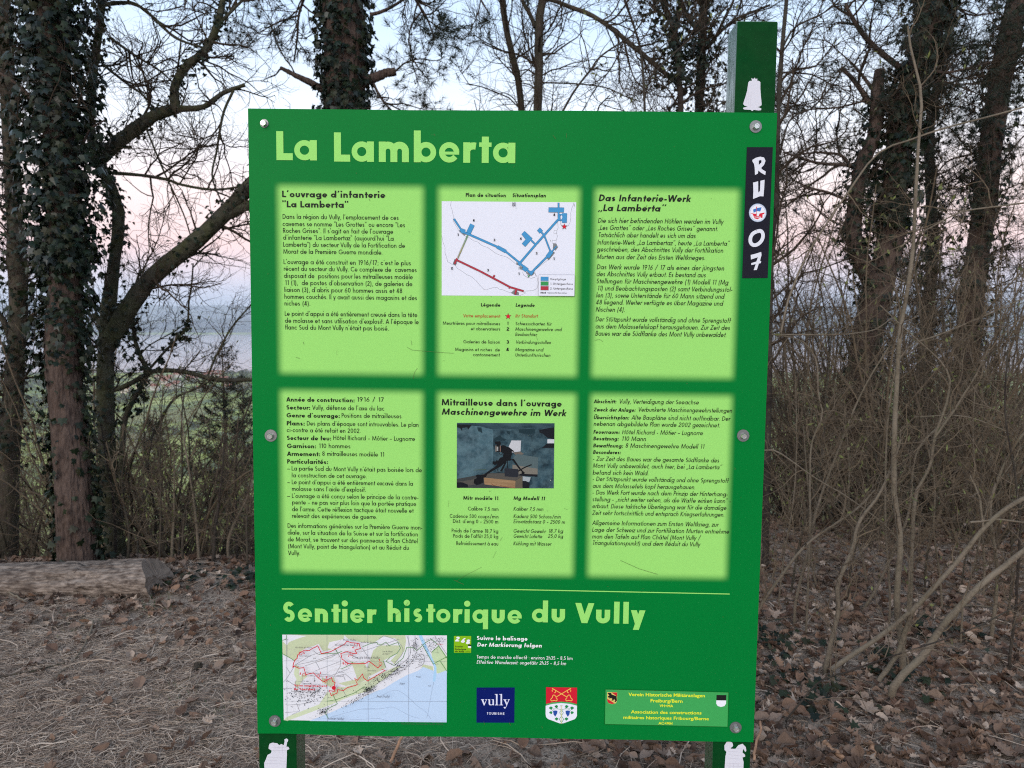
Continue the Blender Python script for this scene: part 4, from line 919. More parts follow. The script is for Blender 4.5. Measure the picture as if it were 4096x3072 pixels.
# ================================================================== lettering: a geometric stroke face
def arc(cx, cy, rx, ry, a0, a1, n=None):
    n = n or max(4, int(abs(a1-a0)/(14 if FINE else 30))+1)
    return [(cx+rx*math.cos(math.radians(t)), cy+ry*math.sin(math.radians(t))) for t in np.linspace(a0, a1, n)]
FINE = False
X_, A_, D_ = .645, 1.09, -.30
def glyph(c, w, X=X_):
    """strokes of a glyph of cap height 1: ('s', pts, closed) ribbon; ('d', x0,y0,x1,y1) slanted bar cut level; ('o', x, y, r)"""
    h = w/2; R = X/2; B = w*.30           # B: how far a stem stands outside its bowl
    heavy = w > .22; cw = .80 if heavy else 1.0; tb = w*.62 if heavy else w
    S = []; s = lambda *p: S.append(('s', list(p), False, w)); pl = lambda p, cl=False, q=None: S.append(('s', p, cl, q or w)); bar = lambda *p: S.append(('s', list(p), False, tb)); d = lambda *p: S.append(('d',)+p); o = lambda *p: S.append(('o',)+p)
    rr = R-h*cw
    def bowl(cx): pl(arc(cx, R, rr, rr, 0, 360), True, w*cw)
    W = 2*R+B; nw = .40+.95*w
    if c in 'aàâä': bowl(R); s((W-h, 0), (W-h, X)); 
    elif c == 'b': bowl(W-R); s((h, 0), (h, A_))
    elif c in 'cç': pl(arc(R, R, rr, rr, 48, 312), False, w*cw); W = R*1.72
    elif c == 'd': bowl(R); s((W-h, 0), (W-h, A_))
    elif c in 'eéèêë': pl(arc(R, R, rr, rr, 0, 322 if not heavy else 326), False, w*cw); q = w if w < .16 else w*.42 if heavy else w*.6; S.append(('s', [(h, R-q*.25), (2*R-.004, R-q*.25)], False, q)); W = 2*R
    elif c == 'f': W = .28+w*.7; x = .07+h; pl([(x, 0), (x, A_-.2)]+arc(x+.15, A_-.2, .15, .2-h, 180, 95)); bar((0, X-tb*.5), (W, X-tb*.5))
    elif c == 'g': bowl(R); pl([(W-h, X), (W-h, -.02)]+arc(W/2, -.02, W/2-h, -D_-h-.02, 0, -155))
    elif c == 'h' or c in 'n':
        W = nw; r = (W-w)/2; s((h, 0), (h, A_ if c == 'h' else X)); pl(arc(W/2, X-h-r*.95, r, r*.95, 180, 0)+[(W-h, 0)])
    elif c in 'iîï': W = w; s((h, 0), (h, X)); 
    elif c == 'j': W = w; pl([(h, X), (h, -.12)]+arc(-.08, -.12, .08+h, .14, 0, -80)); 
    elif c == 'k': W = .40+w; s((h, 0), (h, A_)); d(w*.8, X*.50, W-w*1.25, X); d(w*.6+.02, X*.55, W-w*1.2, 0)
    elif c == 'l': W = w; s((h, 0), (h, A_))
    elif c == 'm':
        W = .68+1.5*w; r = (W-w)/4; s((h, 0), (h, X)); pl(arc(h+r, X-h-r, r, r, 180, 0)+[(h+2*r, 0)]); pl(arc(h+3*r, X-h-r, r, r, 180, 0)+[(W-h, 0)])
    elif c in 'oôö': bowl(R); W = 2*R
    elif c == 'p': bowl(W-R); s((h, D_), (h, X))
    elif c == 'q': bowl(R); s((W-h, D_), (W-h, X))
    elif c == 'r': W = .22+w; s((h, 0), (h, X)); pl(arc(h+.24, X-h-.20, .24, .20, 178, 72))
    elif c == 's': W = .34+.55*w; q = w*(.76 if heavy else 1); r = (X-q)/4; x = W/2; pl(arc(x, X-q/2-r, x-h, r, 35, 270)[:-1]+arc(x, q/2+r, x-h, r, 90, -145), False, q)
    elif c == 't': W = .26+.7*w; s((W/2, 0), (W/2, .90)); bar((0, X-tb*.5), (W, X-tb*.5))
    elif c in 'uüûù': W = nw; r = (W-w)/2; pl([(h, X)]+arc(W/2, h+r*.95, r, r*.95, 180, 360)+[(W-h, X)])
    elif c == 'v': W = .48+.7*w; q = w*1.08; d(0, X, W/2-q/2, 0, q); d(W-q, X, W/2-q/2, 0, q)
    elif c == 'w': W = .80+.9*w; q = w*1.05; a = (W-q)/4; d(0, X, a, 0, q); d(2*a, X, a, 0, q); d(2*a, X, 3*a, 0, q); d(4*a, X, 3*a, 0, q)
    elif c == 'x': W = .44+w*.7; q = w*1.2; d(0, X, W-q, 0, q); d(W-q, X, 0, 0, q)
    elif c == 'y': W = .48+.7*w; q = w*1.08; m = W/2-q/2; d(0, X, m, 0, q); t = (W-q-m)/X; d(W-q, X, m+t*D_, D_, q)
    elif c == 'z': W = .44+.3*w; s((0, X-h), (W, X-h)); s((0, h), (W, h)); q = w*1.25; d(W-q, X-w, 0, w, q)
    elif c in 'AÀÂÄ': W = .76+.5*w; q = w*1.1; a = (W-q)/2; d(a, 1, 0, 0, q); d(a, 1, 2*a, 0, q); s((W*.18, .30), (W*.82, .30)); 
    elif c == 'B': W = .46+.7*w; s((h, 0), (h, 1)); pl([(h, 1-h), (W*.45, 1-h)]+arc(W*.52, .76-h*.5, W*.38-h*.6, .24-h*.5, 90, -90)+[(h, .53)]); pl([(W*.5, .53)]+arc(W*.56, .265+h*.5, W*.44-h, .265-h*.5, 90, -90)+[(h, h)])
    elif c == 'C': W = .80; pl(arc(.5, .5, .5-h, .5-h, 50, 310))
    elif c == 'D': W = .68+.3*w; s((h, 0), (h, 1)); pl([(h, 1-h)]+arc(W-.5, .5, .5-h, .5-h, 90, -90)+[(h, h)])
    elif c in 'EÉÈ': W = .40+.5*w; s((h, 0), (h, 1)); s((h, 1-h), (W, 1-h)); s((h, .5), (W*.95, .5)); s((h, h), (W, h))
    elif c == 'F': W = .38+.5*w; s((h, 0), (h, 1)); s((h, 1-h), (W, 1-h)); s((h, .5), (W*.95, .5))
    elif c == 'G': W = .96; pl(arc(.5, .5, .5-h, .5-h, 45, 352)); s((.50, .45), (1-w*.4, .45))
    elif c == 'H': W = .60+.6*w; s((h, 0), (h, 1)); s((W-h, 0), (W-h, 1)); s((h, .53), (W-h, .53))
    elif c == 'I': W = w; s((h, 0), (h, 1))
    elif c == 'J': W = .30+w; pl([(W-h, 1), (W-h, .22)]+arc(W/2, .22, W/2-h, .22-h, 0, -170))
    elif c == 'K': W = .56+.8*w; s((h, 0), (h, 1)); q = w*1.35; d(W-q, 1, w*.4, .50, q); d(w*.5, .56, W-q, 0, q)
    elif c == 'L': W = .37+.78*w; s((h, 0), (h, 1)); s((h, h), (W, h))
    elif c == 'M': W = .84+w; q = w*.95; a = (W-q)/2; b = .07; d(b, 1, 0, 0, q); d(W-q-b, 1, W-q, 0, q); d(b, 1, a, .05, q); d(W-q-b, 1, a, .05, q)
    elif c == 'N': W = .62+.8*w; s((h, 0), (h, 1)); s((W-h, 0), (W-h, 1)); d(0, 1, W-w*1.2, 0, w*1.2)
    elif c in 'OÖÔ': W = 1.0; pl(arc(.5, .5, .5-h, .5-h, 0, 360), True)
    elif c == 'P': W = .44+.6*w; s((h, 0), (h, 1)); pl([(h, 1-h)]+arc(W-.29, .71, .29-h, .29-h, 90, -90)+[(h, .42+h)])
    elif c == 'R': W = .46+.7*w; s((h, 0), (h, 1)); pl([(h, 1-h)]+arc(W-.30, .72, .28-h, .28-h, 90, -90)+[(h, .44+h)]); d(W*.42, .48, W-w*1.2, 0, w*1.2)
    elif c == 'S': W = .46+.5*w; q = w*(.84 if heavy else 1); r = (1-q)/4; x = W/2; pl(arc(x, 1-q/2-r, x-h, r, 32, 270)[:-1]+arc(x, q/2+r, x-h, r, 90, -148), False, q)
    elif c == 'T': W = .46+.4*w; s((W/2, 0), (W/2, 1)); s((0, 1-h), (W, 1-h))
    elif c in 'UÜ': W = .56+.7*w; r = (W-w)/2; pl([(h, 1)]+arc(W/2, h+r, r, r, 180, 360)+[(W-h, 1)])
    elif c == 'V': W = .68+.7*w; q = w*1.08; d(0, 1, W/2-q/2, 0, q); d(W-q, 1, W/2-q/2, 0, q)
    elif c == 'W': W = 1.04+.9*w; q = w*1.04; a = (W-q)/4; d(0, 1, a, 0, q); d(2*a, 1, a, 0, q); d(2*a, 1, 3*a, 0, q); d(4*a, 1, 3*a, 0, q)
    elif c == 'Z': W = .58+.3*w; s((0, 1-h), (W, 1-h)); s((0, h), (W, h)); q = w*1.25; d(W-q, 1-w, 0, w, q)
    elif c in '0': W = .56+.2*w; pl(arc(W/2, .5, W/2-h, .5-h, 0, 360), True)
    elif c == '1': W = .30+.4*w; s((W-h, 0), (W-h, 1)); d(.05, .80, W-w*1.1, 1, w*.9); 
    elif c == '2': W = .52+.2*w; pl(arc(W/2, .72-h*.3, W/2-h, .28-h*.7, 170, -20)); d(W-w*1.5, .62, .0, w*.8, w*1.25); s((0, h), (W, h))
    elif c == '3': W = .50+.2*w; pl(arc(W/2, .76-h*.3, W/2-h*1.2, .24-h*.7, 160, -90)); pl(arc(W/2, .27, W/2-h, .27-h, 90, -160))
    elif c == '4': W = .56+.2*w; s((W-.12-h, 0), (W-.12-h, 1)); s((0, .24), (W, .24)); d(W-.12-w*1.3, 1, 0, .24-h, w*1.1)
    elif c == '5': W = .50+.2*w; s((W*.26, 1-h), (W*.9, 1-h)); d(W*.2, 1, W*.08, .50, w*.95); pl(arc(W/2-.02, .33, W/2-h+.02, .33-h, 125, -150))
    elif c == '6': W = .56+.2*w; pl(arc(W/2, .29, W/2-h, .29-h, 0, 360), True); d(W*.60, 1, W*.03, .36, w*1.1)
    elif c == '7': W = .50+.2*w; s((0, 1-h), (W, 1-h)); d(W-w*1.15, 1-w, W*.18, 0, w*1.12)
    elif c == '8': W = .52+.2*w; pl(arc(W/2, .76-h*.3, W/2-h*1.3, .24-h*.7, 0, 360), True); pl(arc(W/2, .27, W/2-h, .27-h, 0, 360), True)
    elif c == '9': W = .56+.2*w; pl(arc(W/2, .71, W/2-h, .29-h, 0, 360), True); d(W*.90-w, .58, W*.30, 0, w*1.1)
    elif c == ' ': W = .20
    elif c == '.': W = w*1.1; o(W/2, w*.55, w*.6)
    elif c == ',': W = w*1.3; d(w*.5, w*.9, 0, -w*1.1-.04, w*.9)
    elif c == ':': W = w*1.1; o(W/2, w*.55, w*.6); o(W/2, X-w*.55, w*.6)
    elif c == ';': W = w*1.3; d(w*.5, w*.9, 0, -w*1.1-.04, w*.9); o(w*.8, X-w*.55, w*.6)
    elif c == "'": W = w*.9+.06; d(.06, A_, 0, A_-.26, w*.85)
    elif c == '‘': W = w*.9+.08; d(.09, A_-.02, 0, A_-.28, w*.85)
    elif c == '"': W = w*1.6+.12; d(0, A_, .01, A_-.28, w*.8); d(w+.10, A_, w+.09, A_-.28, w*.8)
    elif c == '„': W = w*1.6+.20; d(.09, .12, 0, -.16, w*.8); d(w+.20, .12, w+.11, -.16, w*.8)
    elif c == '“': W = w*1.6+.20; d(.09, A_, 0, A_-.26, w*.8); d(w+.20, A_, w+.11, A_-.26, w*.8)
    elif c == '(': W = .16+w; pl(arc(.16+w+.14, .38, .30, .72, 125, 235, 8))
    elif c == ')': W = .16+w; pl(arc(-.14, .38, .30, .72, 55, -55, 8))
    elif c == '/': W = .40+w; d(.40, A_, 0, -.12, w)
    elif c == '-': W = .26+.3*w; s((0, .30), (W, .30))
    elif c == '–': W = .42+.3*w; s((0, .32), (W, .32))
    elif c == '+': W = .5; s((0, .4), (W, .4)); s((W/2, .15), (W/2, .65))
    else: W = .3
    low = c in 'àâäçéèêëîïôöûüù'; top = X if low else 1.0; cx = W/2 if c not in 'aàâä' else R
    if c in 'ij': o(h, A_-w*.62 if w < .2 else A_-w*.55, w*.62)
    if c in 'äöüëïÄÖÜ': o(cx-.13-h*.3, top+.22, w*.62); o(cx+.13+h*.3, top+.22, w*.62)
    if c in 'éÉ': d(cx+.06, top+.36, cx-.06-h, top+.12, w*1.05)
    if c in 'èàùÈ': d(cx-.14, top+.36, cx-.02, top+.12, w*1.05)
    if c in 'êâôûî': d(cx-h*.5, top+.32, cx-.16-h*.5, top+.12, w*.95); d(cx-h*.5, top+.32, cx+.16-h*.5, top+.12, w*.95)
    if c == 'ç': d(R, 0, R-.08, -.18, w)
    rnd = c in 'abcdeghopqöôéèêäâçCDGOQ6890'
    lb = .05 if c in 'acdegoqöôéèêäâçCGO' else (.01 if c in 'vwyxzAVWTY' else (.085 if heavy else .078))
    rb = .05 if c in 'bceopöôéèêçOD' else (.0 if c in 'vwyxzAVWTYrfktLFP' else (.085 if heavy else .078))
    return S, W, lb, rb
def ribbon(P, w, closed):
    P = np.array(P, float); n = len(P)
    if closed: P = P[:-1]; n -= 1; t = np.roll(P, -1, 0)-np.roll(P, 1, 0)
    else:
        t = np.empty_like(P); e = np.diff(P, axis=0); e = e/np.maximum(np.linalg.norm(e, axis=1, keepdims=True), 1e-9)
        t[0], t[-1] = e[0], e[-1]; t[1:-1] = e[:-1]+e[1:]
    t = t/np.maximum(np.linalg.norm(t, axis=1, keepdims=True), 1e-9); nn = np.stack([-t[:, 1], t[:, 0]], 1)
    m = np.ones(n)
    if not closed and n > 2: m[1:-1] = 1/np.clip(np.abs((nn[1:-1]*np.stack([-e[:-1, 1], e[:-1, 0]], 1)).sum(1)), .6, 1)
    L = P+nn*(w/2*m)[:, None]; Rr = P-nn*(w/2*m)[:, None]
    V = np.empty((2*n, 2)); V[0::2] = L; V[1::2] = Rr; i = np.arange(n if closed else n-1); j = (i+1) % n
    return V, np.stack([2*i, 2*i+1, 2*j+1, 2*j], 1)
CACHE = {}
def glyph_geo(c, w, X):
    key = (c, w, X, FINE)
    if key in CACHE: return CACHE[key]
    S, W, lb, rb = glyph(c, w, X); Vs, Fs, o = [], [], 0; k = 0
    for st in S:
        if st[0] == 's': V, f = ribbon(st[1], st[3], st[2])
        elif st[0] == 'd':
            x0, y0, x1, y1 = st[1:5]; q = st[5] if len(st) > 5 else w*1.1
            V = np.array([(x0, y0), (x0+q, y0), (x1+q, y1), (x1, y1)]); f = np.array([(0, 1, 2, 3)])
        else:
            n = 16 if FINE else 8; V = np.array(arc(st[1], st[2], st[3], st[3], 0, 360, n+1)[:-1])
            f = np.array([(0, i, i+1, i+2 if i+2 < n else i+1) for i in range(1, n-1, 2)]) if n == 0 else np.array([(i, i+1, n-2-i, n-1-i) for i in range(n//2-1)])
        V3 = np.column_stack([V, np.full(len(V), k % 4)]); k += 1
        Vs.append(V3); Fs.append(f+o); o += len(V)
    r = (np.concatenate(Vs) if Vs else np.zeros((0, 3)), np.concatenate(Fs) if Fs else np.zeros((0, 4), int), W, lb, rb)
    CACHE[key] = r; return r
def set_text(txt, w, X=X_, space=.20, track=0):
    """-> verts (x,y,level) quads, ink width, in cap heights"""
    x = 0; Vs, Fs, o = [], [], 0; first = True; last = 0
    for c in txt:
        if c == ' ': x += space+.19; continue
        V, f, W, lb, rb = glyph_geo(c, w, X)
        if not first: x += lb
        first = False
        if len(V): Vs.append(V+np.array([x, 0, 0])); Fs.append(f+o); o += len(V)
        last = x+W; x = last+rb+track
    return np.concatenate(Vs), np.concatenate(Fs), last

# ================================================================== the board
ax_ = np.array((.99987468, -.01222983, .01005304)); bx_ = np.array((.00787319, .99728304, .07324315)); tx_ = np.array((-.48910646, -.67186062, -1.36476945))
ax_ /= np.linalg.norm(ax_); bx_ = bx_-ax_*(ax_@bx_); bx_ /= np.linalg.norm(bx_); zx_ = np.cross(ax_, bx_)
RC = np.array([[1, 0, 0], [0, SP, CP], [0, CP, -SP]]).T  # placeholder, replaced below
def cam2world(v):   # blender camera axes (x right, y up, z back) -> world
    x, y, z = v; return np.array((x, y*SP-z*CP, y*CP+z*SP))
wa, wb, wz = cam2world(ax_), cam2world(bx_), cam2world(zx_)
BL = cam2world(tx_)+np.array((0, 0, CAMZ)); BW, BH = .95, 1.1714543
def board_uv(px, py):
    """photo pixel -> metres on the board face"""
    d = cam2world(np.array(((px-2048)/F, (1536-py)/F, -1.0))); C0 = np.array((0, 0, CAMZ))
    t = ((BL-C0)@wz)/(d@wz); p = C0+d*t-BL
    return np.array((p@wa, p@wb))
gz = float(T(BL[0]+.5*wa[0], BL[1])); FOOT = (BL[2]-gz)/wb[2]
org = BL-wb*FOOT
sign = empty('information_board', org, 'large green information board on two square green posts', 'information board')
sign.matrix_world = Matrix([[wa[k], wb[k], wz[k], org[k]] for k in range(3)]+[[0, 0, 0, 1]])
def sobj(name, V, faces, m, parent=None, smooth=False, z=0):
    V = np.asarray(V, float).copy(); V[:, 1] += FOOT; V[:, 2] += z
    return mesh_np(name, V, faces, m, parent or sign, smooth)
CROP = {'C1': (960, 420, 2.765), 'B1': (1060, 720, 2.0742), 'M1': (1720, 720, 3.4565), 'M2': (1720, 1180, 3.5677), 'B3': (2340, 720, 2.0742), 'B4': (1060, 1540, 2.1273),
        'B5': (1720, 1540, 2.1274), 'B6': (2340, 1540, 2.1273), 'S1': (1100, 2340, 2.765), 'S2': (1800, 2340, 2.6333), 'S3': (2350, 2700, 3.4031), 'MP': (1100, 2480, 3.95),
        'MQ': (1450, 2480, 3.95), 'PH': (1780, 1670, 4.8087), 'VU': (1880, 2720, 8.295), 'CR': (2160, 2720, 8.2941), 'RU': (2900, 550, 2.765), 'TP': (2850, 50, 3.6867),
        'BLc': (980, 2850, 7.3733), 'BRc': (2780, 2850, 7.3733), 'P': (0, 0, .54004)}
def B(crop, x, y):
    x0, y0, s = CROP[crop]; return board_uv(x0+x/s, y0+y/s)
def flatmat(name, col, rough=.45, noise=None):
    return mat(name, col, rough, .10, noise=noise)
M['ink'] = flatmat('print_black', (.012, .014, .012)); M['inkw'] = flatmat('print_white', (.78, .80, .80)); M['inkred'] = flatmat('print_red', (.42, .045, .02))
M['title'] = flatmat('print_light_green', (.29, .67, .15)); M['paper'] = flatmat('print_pale_grey', (.72, .735, .80)); M['yellow'] = flatmat('print_yellow', (.80, .75, .04))
SXS = []
def T_(crop, x0, y, x1, txt, cap, w=.118, m='ink', it=0, X=X_, space=.20, track=0, ref=None):
    global OUTV, OUTF
    V, f, W = set_text(txt, w, X, space, track)
    p0 = B(crop, x0, y); p1 = B(crop, x1, y); ch = np.linalg.norm(B(crop, x0, y-cap)-p0); tw_ = abs(p1[0]-p0[0])
    SXS.append((round(tw_/ch/W,3), txt[:18], w)); sx = tw_/(W+(.0 if not it else .0)); Q = np.empty((len(V), 3))
    Q[:, 0] = p0[0]+V[:, 0]*sx+V[:, 1]*ch*it; Q[:, 1] = p0[1]+V[:, 1]*ch; Q[:, 2] = .0006+V[:, 2]*.00004
    return Q, f
def block(name, items, m='ink', parent=None, label=None, z=0):
    if len(items) > 1 and ('plan' in (label or '') or 'picture' in (label or '') or m in ('inkw', 'inkred')):
        for i in items: block('heading' if i[1].get('w', 0) == BD else 'text_line', [i], m, parent, None, z)
        return
    if len(items) > 1 and name == 'text_block' and m == 'ink':
        hd = [i for i in items if i[1].get('w', 0) == BD]; items = [i for i in items if i[1].get('w', 0) != BD]
        for i in hd: block('heading', [i], m, parent, None, z)
        if not items: return
    parts = [T_(*i[0], **i[1]) for i in items]
    V, f = merge(parts); o = sobj(name, V, [f], M[m], parent, z=z)
    if label: o['label'] = label
    return o
BD, IT = .195, .17
# ---- panel with its soft-edged light fields
def board_mat():
    m = bpy.data.materials.new('board_print'); m.use_nodes = True; n = m.node_tree.nodes; l = m.node_tree.links; b = n['Principled BSDF']
    b.inputs['Roughness'].default_value = .38; b.inputs['Specular IOR Level'].default_value = .06
    t = n.new('ShaderNodeTexCoord'); sp = n.new('ShaderNodeSeparateXYZ'); l.new(t.outputs['Object'], sp.inputs[0])
    def step(v, c, s, inv=False):
        r = n.new('ShaderNodeMapRange'); r.interpolation_type = 'SMOOTHSTEP'; r.inputs[1].default_value = c-s/2; r.inputs[2].default_value = c+s/2
        r.inputs[3].default_value = 1 if inv else 0; r.inputs[4].default_value = 0 if inv else 1; l.new(v, r.inputs[0]); return r.outputs[0]
    def op(k, a, c):
        x = n.new('ShaderNodeMath'); x.operation = k; l.new(a, x.inputs[0]); l.new(c, x.inputs[1]); return x.outputs[0]
    s = .020
    us = [(597, 918, 600, 918), (943, 1255, 941, 1249), (1280, 1598, 1268, 1583)]
    def u_(px, py): return board_uv(px/.54004, py/.54004)
    tot = None
    for x0, x1 in ((597, 918), (943, 1255), (1280, 1598)):
        a = u_(x0, 500)[0]; c = u_(x1, 500)[0]
        k = op('MULTIPLY', step(sp.outputs[0], a+.004, s), step(sp.outputs[0], c-.004, s, True)); tot = k if tot is None else op('ADD', tot, k)
    row = None
    for y0, y1 in ((401, 816), (845, 1246)):
        a = u_(1098, y0)[1]+FOOT; c = u_(1098, y1)[1]+FOOT
        k = op('MULTIPLY', step(sp.outputs[1], c+.004, s), step(sp.outputs[1], a-.004, s, True)); row = k if row is None else op('ADD', row, k)
    msk = op('MULTIPLY', tot, row)
    mx = n.new('ShaderNodeMix'); mx.data_type = 'RGBA'; l.new(msk, mx.inputs[0])
    g1 = n.new('ShaderNodeMix'); g1.data_type = 'RGBA'; g1.inputs[6].default_value = (.0, .160, .027, 1); g1.inputs[7].default_value = (.0, .178, .029, 1)
    nz = n.new('ShaderNodeTexNoise'); nz.inputs['Scale'].default_value = 5; nz.inputs['Detail'].default_value = 5; l.new(t.outputs['Object'], nz.inputs[0]); l.new(nz.outputs['Fac'], g1.inputs[0])
    l.new(g1.outputs[2], mx.inputs[6]); mx.inputs[7].default_value = (.295, .65, .150, 1)
    # grime specks
    z2 = n.new('ShaderNodeTexNoise'); z2.inputs['Scale'].default_value = 55; z2.inputs['Detail'].default_value = 4; l.new(t.outputs['Object'], z2.inputs[0])
    r = n.new('ShaderNodeMapRange'); r.inputs[1].default_value = .735; r.inputs[2].default_value = .78; r.inputs[3].default_value = 0; r.inputs[4].default_value = .55; l.new(z2.outputs['Fac'], r.inputs[0])
    m2 = n.new('ShaderNodeMix'); m2.data_type = 'RGBA'; l.new(r.outputs[0], m2.inputs[0]); l.new(mx.outputs[2], m2.inputs[6]); m2.inputs[7].default_value = (.08, .09, .04, 1)
    l.new(m2.outputs[2], b.inputs['Base Color'])
    z3 = n.new('ShaderNodeTexNoise'); z3.inputs['Scale'].default_value = 3; z3.inputs['Detail'].default_value = 6; l.new(t.outputs['Object'], z3.inputs[0])
    r3 = n.new('ShaderNodeMapRange'); r3.inputs[3].default_value = .30; r3.inputs[4].default_value = .50; l.new(z3.outputs['Fac'], r3.inputs[0]); l.new(r3.outputs[0], b.inputs['Roughness'])
    return m
M['board'] = board_mat()
M['edge'] = mat('aluminium_edge', (.55, .60, .55), .4, .5, .3)
def boxv(x0, x1, y0, y1, z0, z1):
    return np.array([(x0, y0, z0), (x1, y0, z0), (x1, y1, z0), (x0, y1, z0), (x0, y0, z1), (x1, y0, z1), (x1, y1, z1), (x0, y1, z1)], float)
BOXF = [(0, 3, 2, 1), (4, 5, 6, 7), (0, 1, 5, 4), (1, 2, 6, 5), (2, 3, 7, 6), (3, 0, 4, 7)]
V = boxv(0, BW, 0, BH, -.004, 0); V[:, 1] += FOOT
# a ragged lower edge, as the photo shows, on a finer outline
bot = [(0, .0), (.05, .001), (.12, -.0005), (.25, -.001), (.42, .001), (.6, .0), (.75, .0008), (.85, -.0005), (.93, .0), (.95, -.0006)]
outl = bot+[(BW, BH), (.6, BH+.0008), (.3, BH-.0006), (0, BH)]
k = len(outl); V = np.array([(x, y+FOOT, 0) for x, y in outl]+[(x, y+FOOT, -.004) for x, y in outl]+[(x+(.0006 if x < .5 else -.0006), y+FOOT, -.0041) for x, y in outl[:1]])
tr = [tuple(t) for t in tessellate_polygon([[Vector((x, y, 0)) for x, y in outl]])]
bf = [t if ((np.cross(V[t[1]]-V[t[0]], V[t[2]]-V[t[0]]))[2] > 0) else t[::-1] for t in tr]; bk = [tuple(i+k for i in t[::-1]) for t in bf]
ed = [(i, i+k, (i+1) % k+k, (i+1) % k) for i in range(k)]
panel = mesh_np('panel', V[:2*k], [bf, bk, ed], None, sign, mats=[M['board'], M['edge']], midx=[0]*len(bf)+[1]*(len(bk)+len(ed)))
# ---- posts
M['postside'] = mat('post_green_gloss', (.002, .06, .016), .08, 1.0, bump=(30, .5, .004, (1, .25, 1)), coat=.4)
M['post'] = mat('post_green_paint', (.0, .046, .009), .5, .05, noise=[(9, (.004, .036, .009), .8), (60, (.006, .06, .014), .35)], bump=(45, .25, .002, (1, .4, 1)))
def post(px0, px1, ytop, label, yy, zback=-.060):
    u0 = board_uv(px0, yy)[0]; u1 = board_uv(px1, yy)[0]; v1 = ytop
    V = boxv(u0, u1, -FOOT-.3, v1, zback, -.0045); V[:, 1] += FOOT; o = mesh_np('post', V, [BOXF], None, sign, mats=[M['post'], M['postside']], midx=[1, 0, 1, 1, 1, 1]); o['label'] = label
    bv = o.modifiers.new('bevel', 'BEVEL'); bv.width = .0016; bv.segments = 2; return u0, u1
topv = board_uv(*(np.array((1635, 45))/.54004))[1]
pr = post(2943, 3106, topv, 'right post standing up above the board', 350)
post(1032, 1183, BH-.02, 'left post, its top hidden behind the board', 3000)
M['cap'] = mat('post_cap', (.02, .12, .03), .5, .4)
o = sobj('post_cap', boxv(pr[0]+.001, pr[1]-.001, topv+.0002, topv+.0012, -.059, -.0055), [BOXF], M['cap'])
# ---- bolts
M['steel'] = mat('galvanised_washer', (.20, .21, .21), .42, .5, .75, noise=[(300, (.22, .23, .23), .6)])
M['bolt'] = mat('bolt_steel', (.62, .62, .60), .22, .5, .95)
for q, (px, py, rp) in enumerate([(1058, 494, 17), (1084, 1742, 25), (1100, 2883, 24), (3022, 507, 25), (2972, 1742, 25), (2942, 2909, 24)]):
    c = board_uv(px, py); r = abs(board_uv(px+rp, py)[0]-c[0])
    n = 32; a = np.arange(n)/n*2*np.pi
    prof = [(r*.998, 0), (r, .0006), (r*.97, .0016), (r*.30, .0018)]
    Vw = np.vstack([np.stack([c[0]+R_*np.cos(a), c[1]+R_*np.sin(a), np.full(n, z_)], 1) for R_, z_ in prof]+[np.array([[c[0], c[1], .0018]])])
    f = [(i*n+k_, i*n+(k_+1) % n, (i+1)*n+(k_+1) % n, (i+1)*n+k_) for i in range(3) for k_ in range(n)]; t3 = [(3*n+k_, 3*n+(k_+1) % n, 4*n) for k_ in range(n)]
    wsh = sobj('washer', Vw, [f, t3], M['steel'], smooth=False)
    hr = .0058; a6 = np.arange(6)/6*2*np.pi+rng.uniform(0, 1); c = c+np.array((.0, -.0008 if q else -.001))
    pr_ = [(hr, .0018), (hr, .0072), (hr*.86, .0085), (hr*.5, .0085), (hr*.42, .0078)]
    Vh = np.vstack([np.stack([c[0]+R_*np.cos(a6), c[1]+R_*np.sin(a6), np.full(6, z_)], 1) for R_, z_ in pr_]+[np.array([[c[0], c[1], .0078]])])
    f = [(i*6+k_, i*6+(k_+1) % 6, (i+1)*6+(k_+1) % 6, (i+1)*6+k_) for i in range(4) for k_ in range(6)]; t3 = [(24+k_, 24+(k_+1) % 6, 30) for k_ in range(6)]
    sobj('bolt_head', Vh, [f, t3], M['bolt'], wsh)
# ---- headings
FINE = True
for a in ((405, 610, 852, 'La', 320), (1042, 626, 3044, 'Lamberta', 322)): block('title_word', [(('C1',)+a, dict(w=.240, X=.70))], 'title')
for a in (('S1', 90, 404, 1128, 'Sentier', 222), ('S1', 1247, 404, 2728, 'historique', 222), ('S2', 862, 390, 1210, 'du', 211), ('S2', 1316, 398, 2055, 'Vully', 211)): block('title_word', [(a, dict(w=.245, X=.68))], 'title')
FINE = False
def line_px(crop, pts, wpx, name, m, parent=None, z=.0005, lv=0):
    P = np.array([B(crop, *p) for p in pts]); w_ = wpx/CROP[crop][2]*.95/2100
    V, f = ribbon(P, w_, False); V = np.column_stack([V, np.full(len(V), z+lv*.00004)])
    return V, f
V, f = line_px('P', [(609, 1272), (1098, 1273), (1576, 1283)], 2.2, 'rule', 'title'); sobj('rule', V, [f], M['title'])
J = dict
def L3(crop, rows, **k): return [((crop,)+r[:3]+(r[3], r[4] if len(r) > 4 else k['cap']), {'w': .118, **{a: b for a, b in k.items() if a != 'cap'}}) for r in rows]
b1 = L3('B1', [(143, 142, 998, "L‘ouvrage d‘infanterie"), (145, 226, 690, '"La Lamberta"')], cap=53, w=BD)
